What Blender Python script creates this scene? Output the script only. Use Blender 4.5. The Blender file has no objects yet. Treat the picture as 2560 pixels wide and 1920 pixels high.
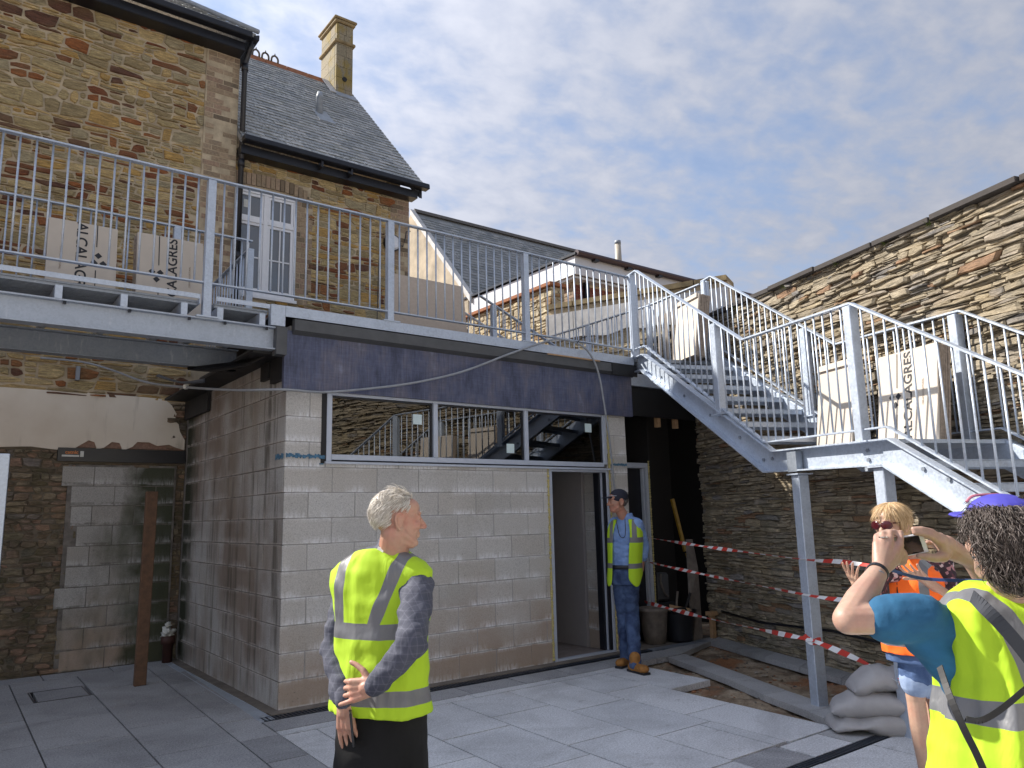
import bpy, bmesh, math, random
from mathutils import Vector, Matrix, noise
import numpy as np
random.seed(7)
scn = bpy.context.scene
R = math.radians
# ------------------------------------------------------------------ camera
YAW, PITCH, ROLL = R(37.242), R(9.820), R(-1.366)
CAM = Vector((-2.4542, -6.5538, 1.5507)); FPX = 1907.3
_f = Vector((math.sin(YAW)*math.cos(PITCH), math.cos(YAW)*math.cos(PITCH), math.sin(PITCH)))
_r = Vector((math.cos(YAW), -math.sin(YAW), 0)); _u = _r.cross(_f)
RT = _r*math.cos(ROLL)+_u*math.sin(ROLL); UP = -_r*math.sin(ROLL)+_u*math.cos(ROLL); FW = _f
cd = bpy.data.cameras.new('camera'); cam = bpy.data.objects.new('camera', cd); scn.collection.objects.link(cam)
cd.sensor_width = 36; cd.lens = FPX/2560*36; cd.clip_end = 600; cd.clip_start = .05
mw = Matrix((( RT.x, UP.x, -FW.x, CAM.x), (RT.y, UP.y, -FW.y, CAM.y), (RT.z, UP.z, -FW.z, CAM.z), (0, 0, 0, 1)))
cam.matrix_world = mw; scn.camera = cam
# ------------------------------------------------------------------ world and sun
SUN_EL = R(41); TS = Vector((-.60*math.cos(SUN_EL), .80*math.cos(SUN_EL), math.sin(SUN_EL)))
w = bpy.data.worlds.new('World'); scn.world = w; w.use_nodes = True
nt = w.node_tree; N = nt.nodes; L = nt.links; N.clear()
out = N.new('ShaderNodeOutputWorld'); bg = N.new('ShaderNodeBackground'); L.new(bg.outputs[0], out.inputs[0])
bg.inputs[1].default_value = .118
sky = N.new('ShaderNodeTexSky'); sky.sky_type = 'NISHITA'; sky.sun_disc = False; sky.sun_elevation = SUN_EL; sky.sun_rotation = math.atan2(-.60, .80)
sky.air_density = 1.0; sky.dust_density = .3; sky.ozone_density = 2.5
tc = N.new('ShaderNodeTexCoord'); sep = N.new('ShaderNodeSeparateXYZ'); L.new(tc.outputs['Generated'], sep.inputs[0])
def mth(op, a, b=None, c=None, nt=nt):
    n = nt.nodes.new('ShaderNodeMath'); n.operation = op
    for i, v in enumerate((a, b, c)):
        if v is None: continue
        if isinstance(v, (int, float)): n.inputs[i].default_value = v
        else: nt.links.new(v, n.inputs[i])
    return n.outputs[0]
zc = mth('ADD', mth('MAXIMUM', sep.outputs[2], 0.0), .22)
cx = mth('DIVIDE', sep.outputs[0], zc); cy = mth('DIVIDE', sep.outputs[1], zc)
cmb = N.new('ShaderNodeCombineXYZ'); L.new(cx, cmb.inputs[0]); L.new(cy, cmb.inputs[1])
def wnoise(scale, detail, rough, off, dist=0.0):
    mp = N.new('ShaderNodeMapping'); mp.inputs['Location'].default_value = off; mp.inputs['Rotation'].default_value = (0, 0, .5); mp.inputs['Scale'].default_value = (1, 1.25, 1)
    L.new(cmb.outputs[0], mp.inputs[0])
    n = N.new('ShaderNodeTexNoise'); n.inputs['Scale'].default_value = scale; n.inputs['Detail'].default_value = detail; n.inputs['Roughness'].default_value = rough; n.inputs['Distortion'].default_value = dist
    L.new(mp.outputs[0], n.inputs[0]); return n.outputs[0]
big = wnoise(1.15, 3, .5, (3.1, 1.7, 0)); mid = wnoise(8.5, 4, .5, (0, 4, 0), .3); fine = wnoise(19, 4, .55, (7, 2, 0), .2)
s1 = mth('ADD', mth('MULTIPLY', big, 1.15), mth('ADD', mth('MULTIPLY', mid, .85), mth('MULTIPLY', fine, .38)))
mask = N.new('ShaderNodeMapRange'); mask.interpolation_type = 'SMOOTHSTEP'; L.new(s1, mask.inputs[0])
mask.inputs[1].default_value = .90; mask.inputs[2].default_value = 1.36; mask.inputs[3].default_value = .56; mask.inputs[4].default_value = 1.0
ccol = N.new('ShaderNodeMixRGB'); cm2 = N.new('ShaderNodeMapRange'); L.new(mth('ADD', mth('MULTIPLY', big, .34), mth('ADD', mth('MULTIPLY', mid, .42), mth('MULTIPLY', fine, .24))), cm2.inputs[0]); cm2.inputs[1].default_value = .36; cm2.inputs[2].default_value = .62; L.new(cm2.outputs[0], ccol.inputs[0]); ccol.inputs[1].default_value = (3.4, 3.9, 5.15, 1); ccol.inputs[2].default_value = (5.3, 5.55, 6.4, 1)
dp = N.new('ShaderNodeVectorMath'); dp.operation = 'DOT_PRODUCT'; L.new(tc.outputs['Generated'], dp.inputs[0]); dp.inputs[1].default_value = TS
gl_ = mth('POWER', mth('MULTIPLY', mth('ADD', dp.outputs['Value'], 1.0), .5), 5.0)      # clouds brighter towards the sun
gain = mth('ADD', .39, mth('MULTIPLY', gl_, .88))
gc = N.new('ShaderNodeCombineXYZ'); [L.new(gain, gc.inputs[i]) for i in range(3)]
cg = N.new('ShaderNodeMixRGB'); cg.blend_type = 'MULTIPLY'; cg.inputs[0].default_value = 1; L.new(ccol.outputs[0], cg.inputs[1]); L.new(gc.outputs[0], cg.inputs[2])
mixs = N.new('ShaderNodeMixRGB'); L.new(mask.outputs[0], mixs.inputs[0]); L.new(sky.outputs[0], mixs.inputs[1]); L.new(cg.outputs[0], mixs.inputs[2])
L.new(mixs.outputs[0], bg.inputs[0])
sl = bpy.data.lights.new('sun', 'SUN'); sl.energy = 4.5; sl.angle = R(.6); sl.color = (1.0, .94, .85)
so = bpy.data.objects.new('sun', sl); scn.collection.objects.link(so); so.location = (-10, 15, 20)
so.rotation_euler = TS.to_track_quat('Z', 'Y').to_euler()
scn.view_settings.view_transform = 'Standard'; scn.view_settings.look = 'None'; scn.view_settings.gamma = 1; scn.view_settings.use_curve_mapping = False
scn.view_settings.exposure = 0.95
# ------------------------------------------------------------------ helpers
def ray(dx, dy):      # photograph direction in display units (2212 wide) -> world direction
    k = 2560/2212
    return FW + RT*((dx*k-1280)/FPX) - UP*((dy*k-960)/FPX)
def pY(dx, dy, y): d = ray(dx, dy); return CAM + d*((y-CAM.y)/d.y)
def pX(dx, dy, x): d = ray(dx, dy); return CAM + d*((x-CAM.x)/d.x)
def pZ(dx, dy, z): d = ray(dx, dy); return CAM + d*((z-CAM.z)/d.z)
def at(dx, dy, t): return CAM + ray(dx, dy)*t
WL = {}
def link(o, loc, parent=None, rz=0.0):
    scn.collection.objects.link(o); loc = Vector(loc)
    if parent is not None: o.parent = parent; o.location = loc - WL[parent.name]
    else: o.location = loc
    o.rotation_euler = (0, 0, rz); WL[o.name] = loc
    return o
def tag(o, label=None, cat=None, group=None, kind=None, category=None):
    cat = cat or category
    for k, v in (('label', label), ('category', cat), ('group', group), ('kind', kind)):
        if v: o[k] = v
    return o
def thing(name, loc, label, cat, group=None, kind=None):
    return tag(link(bpy.data.objects.new(name, None), loc), label, cat, group, kind)
class MB:
    def __init__(s): s.v = []; s.f = []; s.a = []
    def add(s, vs, fs, a=0.0):
        b = len(s.v); s.v += [Vector(v) for v in vs]; s.f += [tuple(i+b for i in f) for f in fs]; s.a += [a]*len(fs); return s
    def box(s, a, b, at_=0.0):
        (x0, y0, z0), (x1, y1, z1) = a, b
        return s.add([(x0,y0,z0),(x1,y0,z0),(x1,y1,z0),(x0,y1,z0),(x0,y0,z1),(x1,y0,z1),(x1,y1,z1),(x0,y1,z1)],
              [(3,2,1,0),(4,5,6,7),(0,1,5,4),(1,2,6,5),(2,3,7,6),(3,0,4,7)], at_)
    def bar(s, a, b, w, h, up=(0,0,1), a_=0.0):      # box along a->b, w sideways, h along up
        a = Vector(a); b = Vector(b); d = (b-a).normalized(); sd = d.cross(Vector(up)).normalized(); uu = sd.cross(d)
        vs = []
        for p in (a, b):
            for i, j in ((-1,-1),(1,-1),(1,1),(-1,1)): vs.append(p+sd*(w/2*i)+uu*(h/2*j))
        return s.add(vs, [(3,2,1,0),(4,5,6,7),(0,1,5,4),(1,2,6,5),(2,3,7,6),(3,0,4,7)], a_)
    def tube(s, pts, r, n=8, rs=None):
        pts = [Vector(p) for p in pts]; m = len(pts); vs = []; fs = []
        ref = Vector((0,0,1))
        for i, p in enumerate(pts):
            d = (pts[min(i+1,m-1)]-pts[max(i-1,0)]).normalized()
            if abs(d.dot(ref)) > .95: ref = Vector((1,0,0)) if abs(d.x) < .9 else Vector((0,1,0))
            sd = d.cross(ref).normalized(); uu = sd.cross(d); rr = rs[i] if rs else r
            for k in range(n): t = 2*math.pi*k/n; vs.append(p+sd*math.cos(t)*rr+uu*math.sin(t)*rr)
        for i in range(m-1):
            for k in range(n): fs.append((i*n+k, i*n+(k+1)%n, (i+1)*n+(k+1)%n, (i+1)*n+k))
        fs.append(tuple(range(n))[::-1]); fs.append(tuple((m-1)*n+k for k in range(n)))
        return s.add(vs, fs)
    def prism(s, poly, ext, a_=0.0):           # poly (list of 3d), extruded by vector ext
        n = len(poly); P = [Vector(p) for p in poly]; e = Vector(ext)
        nrm = Vector((0,0,0))
        for i in range(n): nrm += P[i].cross(P[(i+1)%n])
        if nrm.dot(e) > 0: P = P[::-1]
        return s.add(P+[p+e for p in P], [tuple(range(n)), tuple(range(2*n-1, n-1, -1))]+[((i+1)%n, i, n+i, n+(i+1)%n) for i in range(n)], a_)
    def mesh(s, name, m, smooth=False, c=None):
        me = bpy.data.meshes.new(name)
        c = Vector(c) if c is not None else Vector((0,0,0))
        me.from_pydata([v-c for v in s.v], [], s.f)
        at_ = me.attributes.new('rnd', 'FLOAT', 'FACE'); at_.data.foreach_set('value', s.a)
        if m: me.materials.append(m)
        if smooth: me.polygons.foreach_set('use_smooth', [True]*len(me.polygons))
        return me
    def build(s, name, m, parent=None, smooth=False, bevel=0.0, **kw):
        lo = [min(v[i] for v in s.v) for i in range(3)]; hi = [max(v[i] for v in s.v) for i in range(3)]
        c = Vector(((lo[0]+hi[0])/2, (lo[1]+hi[1])/2, lo[2]))
        o = bpy.data.objects.new(name, s.mesh(name, m, smooth, c)); link(o, c, parent)
        if bevel:
            b = o.modifiers.new('bevel', 'BEVEL'); b.width = bevel; b.segments = 1; b.limit_method = 'ANGLE'
        tag(o, **kw); return o
def inst(name, me, loc, parent, rz=0.0, sc=None, rot=None):
    o = bpy.data.objects.new(name, me); link(o, loc, parent, rz)
    if rot is not None: o.rotation_euler = rot
    if sc: o.scale = sc
    return o
# ------------------------------------------------------------------ materials
class NT:
    def __init__(s, name):
        s.m = bpy.data.materials.new(name); s.m.use_nodes = True; s.t = s.m.node_tree; s.b = s.t.nodes['Principled BSDF']; s.g = s.t.nodes.new('ShaderNodeNewGeometry')
        s.oi = s.t.nodes.new('ShaderNodeObjectInfo')
    def n(s, k): return s.t.nodes.new(k)
    def l(s, a, b): s.t.links.new(a, b)
    def math(s, op, a, b=None, c=None): return mth(op, a, b, c, s.t)
    def noise(s, scale, detail=4, rough=.55, st=(1,1,1), rot=(0,0,0), dist=0., coord=None, off=(0,0,0)):
        mp = s.n('ShaderNodeMapping'); mp.inputs['Scale'].default_value = st; mp.inputs['Rotation'].default_value = rot; mp.inputs['Location'].default_value = off
        s.l(coord or s.g.outputs['Position'], mp.inputs[0])
        x = s.n('ShaderNodeTexNoise'); x.inputs['Scale'].default_value = scale; x.inputs['Detail'].default_value = detail; x.inputs['Roughness'].default_value = rough; x.inputs['Distortion'].default_value = dist
        s.l(mp.outputs[0], x.inputs[0]); return x.outputs[0]
    def ramp(s, f, cols, interp='LINEAR'):
        r = s.n('ShaderNodeValToRGB'); r.color_ramp.interpolation = interp; e = r.color_ramp.elements
        while len(e) < len(cols): e.new(.5)
        for i, (p, c) in enumerate(cols): e[i].position = p; e[i].color = (*c, 1) if not isinstance(c, (int, float)) else (c, c, c, 1)
        s.l(f, r.inputs[0]); return r.outputs[0]
    def mix(s, f, a, b, mode='MIX'):
        x = s.n('ShaderNodeMixRGB'); x.blend_type = mode
        for i, v in enumerate((f, a, b)):
            if isinstance(v, (int, float)): x.inputs[i].default_value = v if i == 0 else (v, v, v, 1)
            elif isinstance(v, tuple): x.inputs[i].default_value = (*v, 1)
            else: s.l(v, x.inputs[i])
        return x.outputs[0]
    def bump(s, h, strength=.5, dist=.01, prev=None):
        x = s.n('ShaderNodeBump'); x.inputs['Strength'].default_value = strength; x.inputs['Distance'].default_value = dist; s.l(h, x.inputs['Height'])
        if prev: s.l(prev, x.inputs['Normal'])
        return x.outputs[0]
    def fin(s, col=None, rough=None, metal=None, nrm=None, **kw):
        for k, v in (('Base Color', col), ('Roughness', rough), ('Metallic', metal), ('Normal', nrm)):
            if v is None: continue
            i = s.b.inputs[k]
            if isinstance(v, (int, float)): i.default_value = v
            elif isinstance(v, tuple): i.default_value = (*v, 1)
            else: s.l(v, i)
        for k, v in kw.items(): s.b.inputs[k.replace('_', ' ')].default_value = v
        return s.m
    def rnd(s):
        a = s.n('ShaderNodeAttribute'); a.attribute_name = 'rnd'; return a.outputs['Fac']
    def sepz(s):
        x = s.n('ShaderNodeSeparateXYZ'); s.l(s.g.outputs['Position'], x.inputs[0]); return x.outputs
def simple(name, col, rough=.6, metal=0., var=.25, scale=12, bump=.0, bscale=60, obj=0.0, **kw):
    t = NT(name); nz = t.noise(scale, 5, .6)
    c = t.mix(1.0, col, t.ramp(nz, [(.3, 1-var), (.7, 1+var*.0+.0 if False else 1.0)]), 'MULTIPLY')
    if obj: c = t.mix(1.0, c, t.ramp(t.oi.outputs['Random'], [(0, 1-obj), (1, 1.0)]), 'MULTIPLY')
    nr = t.bump(t.noise(bscale, 4, .6), bump, .004) if bump else None
    r = t.math('ADD', t.math('MULTIPLY', nz, .25), rough-.12)
    return t.fin(c, r, metal, nr, **kw)
def stone_mat(name, cols, st=(1, 1, 7), gscale=9, bump=.9, moss_shade=0., wet=0., rot=(0,0,0)):
    t = NT(name); base = t.ramp(t.rnd(), cols, 'CONSTANT')
    streak = t.noise(gscale, 7, .68, st, rot, .25); n2 = t.noise(2.3, 4, .6); n3 = t.noise(55, 3, .6, (1,1,2.5))
    c = t.mix(.8, base, t.ramp(streak, [(.30, .25), (.46, .8), (.56, 1.05), (.70, 1.7)]), 'MULTIPLY')
    c = t.mix(t.math('MULTIPLY', t.ramp(n2, [(.45, 0.), (.72, 1.)]), .45), c, (.30, .22, .11))
    c = t.mix(.4, c, t.ramp(n3, [(.3, .55), (.65, 1.25)]), 'MULTIPLY')
    if moss_shade:
        z = t.sepz()[2]; mk = t.math('MULTIPLY', t.ramp(t.noise(3.2, 5, .6), [(.45, 0.), (.6, 1.)]), moss_shade)
        c = t.mix(mk, c, (.045, .052, .018))  # moss on the court wall; on the schist it paints shade
    b = t.bump(streak, bump, .04); b = t.bump(n3, .5, .006, b)
    return t.fin(c, .88, 0., b)
OL = [(0, (0.462, 0.36, 0.18)), (0.16, (0.55, 0.39, 0.172)), (0.3, (0.352, 0.27, 0.139)), (0.42, (0.605, 0.46, 0.23)), (0.55, (0.418, 0.35, 0.213)), (0.66, (0.528, 0.33, 0.107)), (0.77, (0.22, 0.075, 0.031)), (0.87, (0.143, 0.065, 0.041)), (0.93, (0.319, 0.115, 0.037))]
GR = [(0, (.29,.245,.175)), (.2, (.34,.285,.20)), (.4, (.25,.215,.16)), (.6, (.37,.315,.23)), (.76, (.285,.245,.195)), (.90, (.25,.15,.09)), (.95, (.21,.195,.18))]
RB = [(0, (.22,.155,.115)), (.2, (.27,.17,.12)), (.4, (.16,.12,.085)), (.6, (.25,.20,.14)), (.8, (.20,.17,.15)), (.9, (.13,.10,.07))]
M = {}
M['stone_buff'] = stone_mat('stone_buff', OL)
M['stone_schist'] = stone_mat('stone_schist', GR, (1,1,7), 9, .55)
M['stone_schist_shaded'] = stone_mat('stone_schist_shaded', [(p, tuple(x*1.35 for x in c)) for p, c in GR], (1,1,7), 9, .6, moss_shade=.3)  # same schist, lightened for the shaded lower wall; dark mottle paints shade
M['stone_low'] = stone_mat('stone_low', RB, (1,1,4), 9, .8, moss_shade=.5)
M['stone_far'] = stone_mat('stone_far', [(0,(.50,.42,.28)),(.4,(.42,.36,.26)),(.7,(.55,.48,.34)),(.9,(.30,.18,.09))], (1,1,3), 6, .8)
M['mortar'] = simple('mortar', (.55,.45,.31), .9, var=.45, scale=6, bump=.8, bscale=45)
M['mortar_dark'] = simple('mortar_dark', (.19,.16,.12), .95, var=.5, scale=6, bump=.8, bscale=45)
def brick_mat(name, c0, c1, c2):
    t = NT(name); f = t.rnd(); r = t.math('FRACT', t.math('ADD', t.oi.outputs['Random'], f))
    c = t.ramp(r, [(0, c0), (.45, c1), (.8, c2), (.9, tuple(x*.6 for x in c0)), (1, tuple(x*.75 for x in c1))]); n = t.noise(35, 5, .65)
    c = t.mix(.7, c, t.ramp(n, [(.3, .55), (.7, 1.25)]), 'MULTIPLY')
    c = t.mix(t.math('MULTIPLY', t.ramp(t.noise(6, 4), [(.5, 0.), (.7, 1.)]), .4), c, (.12,.11,.09))
    return t.fin(c, .9, 0., t.bump(n, .6, .006))
M['brick_buff'] = brick_mat('brick_buff', (.27,.20,.13), (.36,.27,.18), (.30,.20,.14))
M['brick_red'] = brick_mat('brick_red', (.20,.055,.035), (.26,.075,.045), (.17,.05,.035))
M['brick_old'] = brick_mat('brick_old', (.22,.13,.095), (.27,.165,.12), (.17,.115,.09))
def block_mat(name, k, side=False):
    lowm = side == 'low'; side = False if lowm else side
    t = NT(name); P = t.sepz()
    r = t.oi.outputs['Random']
    c = t.ramp(r, [(0, tuple(x*k for x in (.45,.435,.41))), (.35, tuple(x*k for x in (.54,.53,.51))), (.7, tuple(x*k for x in (.49,.465,.43))), (1, tuple(x*k for x in (.58,.57,.55)))])
    n = t.noise(90, 6, .75); c = t.mix(.8, c, t.ramp(n, [(.32, .55), (.5, .95), (.7, 1.2)]), 'MULTIPLY')
    # brownish run-off and splash near the ground
    dz = t.math('MULTIPLY', t.math('SUBTRACT', t.math('ADD', P[2], t.math('MULTIPLY', t.noise(1.3, 4, .6), 1.3)), t.math('MULTIPLY', P[0], .06)), .5)
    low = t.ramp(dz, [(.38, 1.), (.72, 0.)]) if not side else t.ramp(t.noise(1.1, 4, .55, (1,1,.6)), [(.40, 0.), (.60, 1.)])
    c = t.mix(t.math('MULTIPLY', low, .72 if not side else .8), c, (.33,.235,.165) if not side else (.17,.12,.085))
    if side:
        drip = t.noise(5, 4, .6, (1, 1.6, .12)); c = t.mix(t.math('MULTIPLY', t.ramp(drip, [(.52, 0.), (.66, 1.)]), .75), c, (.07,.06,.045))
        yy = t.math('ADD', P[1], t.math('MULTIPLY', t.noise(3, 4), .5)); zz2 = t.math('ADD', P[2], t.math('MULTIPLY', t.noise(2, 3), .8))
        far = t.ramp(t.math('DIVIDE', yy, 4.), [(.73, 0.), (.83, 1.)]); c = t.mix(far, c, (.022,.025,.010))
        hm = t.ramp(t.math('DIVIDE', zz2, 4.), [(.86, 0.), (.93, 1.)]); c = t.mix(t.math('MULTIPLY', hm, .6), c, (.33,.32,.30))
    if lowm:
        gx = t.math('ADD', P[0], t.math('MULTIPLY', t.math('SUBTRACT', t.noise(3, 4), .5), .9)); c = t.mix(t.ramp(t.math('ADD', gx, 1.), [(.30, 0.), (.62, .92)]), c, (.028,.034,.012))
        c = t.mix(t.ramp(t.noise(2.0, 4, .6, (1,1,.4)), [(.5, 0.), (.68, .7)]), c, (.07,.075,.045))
    # white efflorescence hanging from bed joints
    fz = t.math('FRACT', t.math('DIVIDE', P[2], .225))
    bl = t.math('FLOOR', t.math('DIVIDE', P[2], .225))
    cm = t.n('ShaderNodeCombineXYZ'); t.l(t.math('MULTIPLY', P[0], 3.), cm.inputs[0]); t.l(t.math('MULTIPLY', P[1], 3.), cm.inputs[1]); t.l(t.math('MULTIPLY', bl, 3.7), cm.inputs[2])
    cell = t.noise(.8, 3, .5, coord=cm.outputs[0]); fine_ = t.noise(45, 4, .7, (1, 1, .22))
    grad = t.ramp(fz, [(0, .9), (.12, .55), (.32, .08), (.82, 0.), (.95, .35), (1, .8)])
    e = t.math('MULTIPLY', t.math('MULTIPLY', t.ramp(cell, [(.44, 0.), (.56, 1.)]), grad), t.ramp(fine_, [(.36, 0.), (.58, 1.)]))
    c = t.mix(t.ramp(t.noise(1.1, 3, .5, off=(4,1,7)), [(.55, 0.), (.75, .35)]), c, (.30,.27,.22))
    pit = t.noise(45, 2, .5, off=(1,9,2)); c = t.mix(t.ramp(pit, [(.70, 0.), (.74, .6)]), c, (.10,.10,.10))
    jz = t.ramp(fz, [(0, 1.), (.05, .9), (.10, 0.), (.93, 0.), (.97, .9)]); c = t.mix(t.math('MULTIPLY', jz, t.ramp(t.noise(7, 4, .7), [(.42, 0.), (.56, .8)])), c, ((.58,.57,.56) if not lowm else (.12,.115,.10)) if not side else (.38,.34,.30))
    c = t.mix(t.math('MULTIPLY', e, (.35 if lowm else .95) if not side else .6), c, (.86,.87,.90) if not side else (.6,.58,.56))
    b = t.bump(n, .7, .006); b = t.bump(t.noise(14, 4), .5, .006, b)
    return t.fin(c, .93, 0., b)
M['block'] = block_mat('concrete_block', 1.0); M['block_shaded_side'] = block_mat('concrete_block_shaded_side', .80, True)  # side copy darkened: enclosed shade and dirt both put into its colour
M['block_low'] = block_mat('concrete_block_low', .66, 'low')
M['joint'] = simple('joint_mortar', (.42,.41,.40), .95, var=.4, scale=9, bump=.6)
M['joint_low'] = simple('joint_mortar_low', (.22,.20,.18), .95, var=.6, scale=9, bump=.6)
def gal_mat(name, k=1.0):
    t = NT(name); v = t.n('ShaderNodeTexVoronoi'); v.inputs['Scale'].default_value = 70; t.l(t.g.outputs['Position'], v.inputs['Vector'])
    n = t.noise(7, 5, .6); n2 = t.noise(30, 4, .6, (1,1,.25))
    sepv = t.n('ShaderNodeSeparateXYZ'); t.l(v.outputs['Color'], sepv.inputs[0])
    f = t.math('ADD', t.math('MULTIPLY', sepv.outputs[0], .30), t.math('MULTIPLY', n, .7))
    c = t.ramp(f, [(.25, tuple(x*k for x in (.40,.45,.53))), (.5, tuple(x*k for x in (.47,.53,.62))), (.8, tuple(x*k for x in (.54,.60,.69)))])
    c = t.mix(t.math('MULTIPLY', t.ramp(n2, [(.58, 0.), (.72, 1.)]), .18), c, (.75,.77,.8))
    r = t.ramp(f, [(.2, .38), (.8, .6)])
    return t.fin(c, r, .45, t.bump(t.noise(120, 3), .12, .002))
M['gal'] = gal_mat('galvanised_steel'); M['gal_dull'] = gal_mat('galvanised_steel_dull', .5); M['gal_beam'] = gal_mat('galvanised_beam', .80); M['gal_deck'] = gal_mat('galvanised_decking', .6)
def fascia_mat():
    t = NT('lead_grey_membrane'); n = t.noise(5, 6, .65, (1,1,.45)); v = t.noise(60, 4, .7, (1,1,.06)); h = t.noise(60, 4, .7, (.08,1,1.2)); sp = t.noise(160, 3, .8)
    c = t.ramp(n, [(.3, (.040,.046,.085)), (.47, (.078,.090,.155)), (.60, (.115,.112,.155)), (.74, (.17,.19,.27))])
    c = t.mix(.6, c, t.ramp(v, [(.35, .6), (.7, 1.6)]), 'MULTIPLY'); c = t.mix(.4, c, t.ramp(h, [(.35, .6), (.75, 1.5)]), 'MULTIPLY')
    c = t.mix(t.math('MULTIPLY', t.ramp(sp, [(.64, 0.), (.72, 1.)]), .3), c, (.4,.42,.5))
    return t.fin(c, .5, .1, t.bump(t.noise(9, 5), .4, .01))
M['fascia'] = fascia_mat()
M['rubber'] = simple('grey_roof_edge', (.088,.092,.098), .6, var=.3, scale=8, bump=.1)
M['black'] = simple('black_paint', (.012,.013,.018), .35, var=.4, scale=9)
M['blackmat'] = simple('black_membrane', (.010,.010,.012), .6, var=.6, scale=5, bump=.3, bscale=8)
M['upvc'] = simple('white_window_paint', (.74,.75,.78), .35, var=.06)
M['alu'] = simple('grey_aluminium_frame', (.50,.55,.64), .38, metal=.1, var=.1)
M['alu_dark'] = simple('dark_frame_gasket', (.015,.016,.022), .4)
M['foam'] = simple('yellow_expanding_foam', (.62,.53,.22), .8, var=.3, scale=40, bump=.8)
M['white_board'] = simple('white_fascia_board', (.62,.63,.66), .45, var=.08)
M['chalk'] = simple('blue_chalk', (.10,.24,.38), .9, var=.6, scale=60)
M['sticker'] = simple('glass_sticker', (.62,.75,.76), .6, var=.08)
M['wood'] = simple('weathered_brown_timber', (.15,.080,.045), .75, var=.5, scale=14, bump=.3)
M['ply'] = simple('pale_timber', (.48,.30,.16), .7, var=.3, scale=20)
M['plank'] = simple('grey_plank', (.22,.19,.165), .8, var=.4, scale=14, bump=.3)
M['yellow'] = simple('yellow_level', (.42,.25,.03), .55, var=.4, scale=14)
M['interior'] = simple('interior_plasterboard', (.34,.32,.33), .85, var=.08)
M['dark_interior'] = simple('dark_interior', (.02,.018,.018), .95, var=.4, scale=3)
M['floor_in'] = simple('interior_floor', (.34,.29,.27), .9, var=.3, scale=8)
M['cable'] = simple('grey_conduit', (.30,.32,.35), .5)
M['conc'] = simple('concrete_haunch', (.22,.19,.16), .95, var=.45, scale=6, bump=.5)
M['lead'] = simple('lead_flashing', (.30,.33,.37), .5, var=.3, scale=10)
M['clay'] = simple('clay_tile', (.34,.13,.055), .85, var=.4, scale=9, bump=.4)
M['lime'] = simple('white_render', (.60,.59,.58), .9, var=.35, scale=5, bump=.7, bscale=20)
M['render_cream'] = simple('cream_render', (.50,.42,.31), .92, var=.5, scale=2.2, bump=.6, bscale=30)
M['coping'] = simple('slate_coping', (.13,.115,.10), .8, var=.5, scale=9, bump=.6, bscale=20)
M['coping_dark'] = simple('dark_slate_coping', (.055,.046,.042), .85, var=.5, scale=9, bump=.6, bscale=20)
M['cop_lich'] = simple('lichened_coping_stone', (.34,.26,.14), .9, var=.5, scale=8, bump=.6, bscale=20)
M['sheetboard'] = simple('chipboard_sheet', (.50,.42,.35), .8, var=.14, scale=30)
M['rag'] = simple('white_rag', (.60,.60,.56), .85, var=.2, scale=30)
M['drainpipe'] = simple('terracotta_pipe', (.06,.022,.016), .6, var=.3)
M['flue'] = simple('beige_flue', (.42,.37,.30), .55, var=.15)
M['lampwhite'] = simple('lamp_diffuser', (.75,.77,.82), .4)
def glass_mat(name, col, rough=.02, ior=2.0):
    t = NT(name); n = t.noise(3, 2); t.fin(col, rough, 0., t.bump(n, .015, .01)); t.b.inputs['IOR'].default_value = ior; return t.m
def clear_glass(name, refl, tint):
    t = NT(name); tr_ = t.n('ShaderNodeBsdfTransparent'); tr_.inputs[0].default_value = (*tint, 1); gl = t.n('ShaderNodeBsdfGlossy'); gl.inputs['Roughness'].default_value = .0
    fr_ = t.n('ShaderNodeFresnel'); fr_.inputs[0].default_value = refl; mx_ = t.n('ShaderNodeMixShader'); t.l(fr_.outputs[0], mx_.inputs[0]); t.l(tr_.outputs[0], mx_.inputs[1]); t.l(gl.outputs[0], mx_.inputs[2])
    t.l(mx_.outputs[0], t.t.nodes['Material Output'].inputs[0]); return t.m
M['glass'] = clear_glass('tinted_window_glass', 2.3, (.30,.32,.31))
M['glass_up'] = glass_mat('upper_window_glass', (.13,.14,.155), .03, 1.8)
def slate_mat(name, k=1.):
    t = NT(name); r = t.math('FRACT', t.math('ADD', t.rnd(), t.oi.outputs['Random']))
    c = t.ramp(r, [(0, tuple(x*k for x in (.115,.122,.125))), (.5, tuple(x*k for x in (.16,.165,.165))), (1, tuple(x*k for x in (.20,.20,.195)))])
    n = t.noise(28, 6, .75); n2 = t.noise(1.4, 4, .6)
    c = t.mix(t.math('MULTIPLY', t.ramp(n2, [(.38, 0.), (.62, 1.)]), .9), c, t.mix(1., c, t.ramp(n, [(.36, .22), (.5, 1.1), (.62, 2.2)]), 'MULTIPLY'))
    l = t.noise(4.5, 5, .7, off=(5,3,1)); c = t.mix(t.ramp(l, [(.69, 0.), (.73, 1.)]), c, (.36,.17,.03))
    g = t.noise(5, 5, .65, off=(2,8,1)); c = t.mix(t.math('MULTIPLY', t.ramp(g, [(.5, 0.), (.7, 1.)]), .35), c, (.14,.135,.06))
    return t.fin(c, .62, 0., t.bump(n, .5, .006))
M['slate'] = slate_mat('roof_slate', 1.7); M['slate_far'] = slate_mat('far_roof_slate', 1.3)
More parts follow.
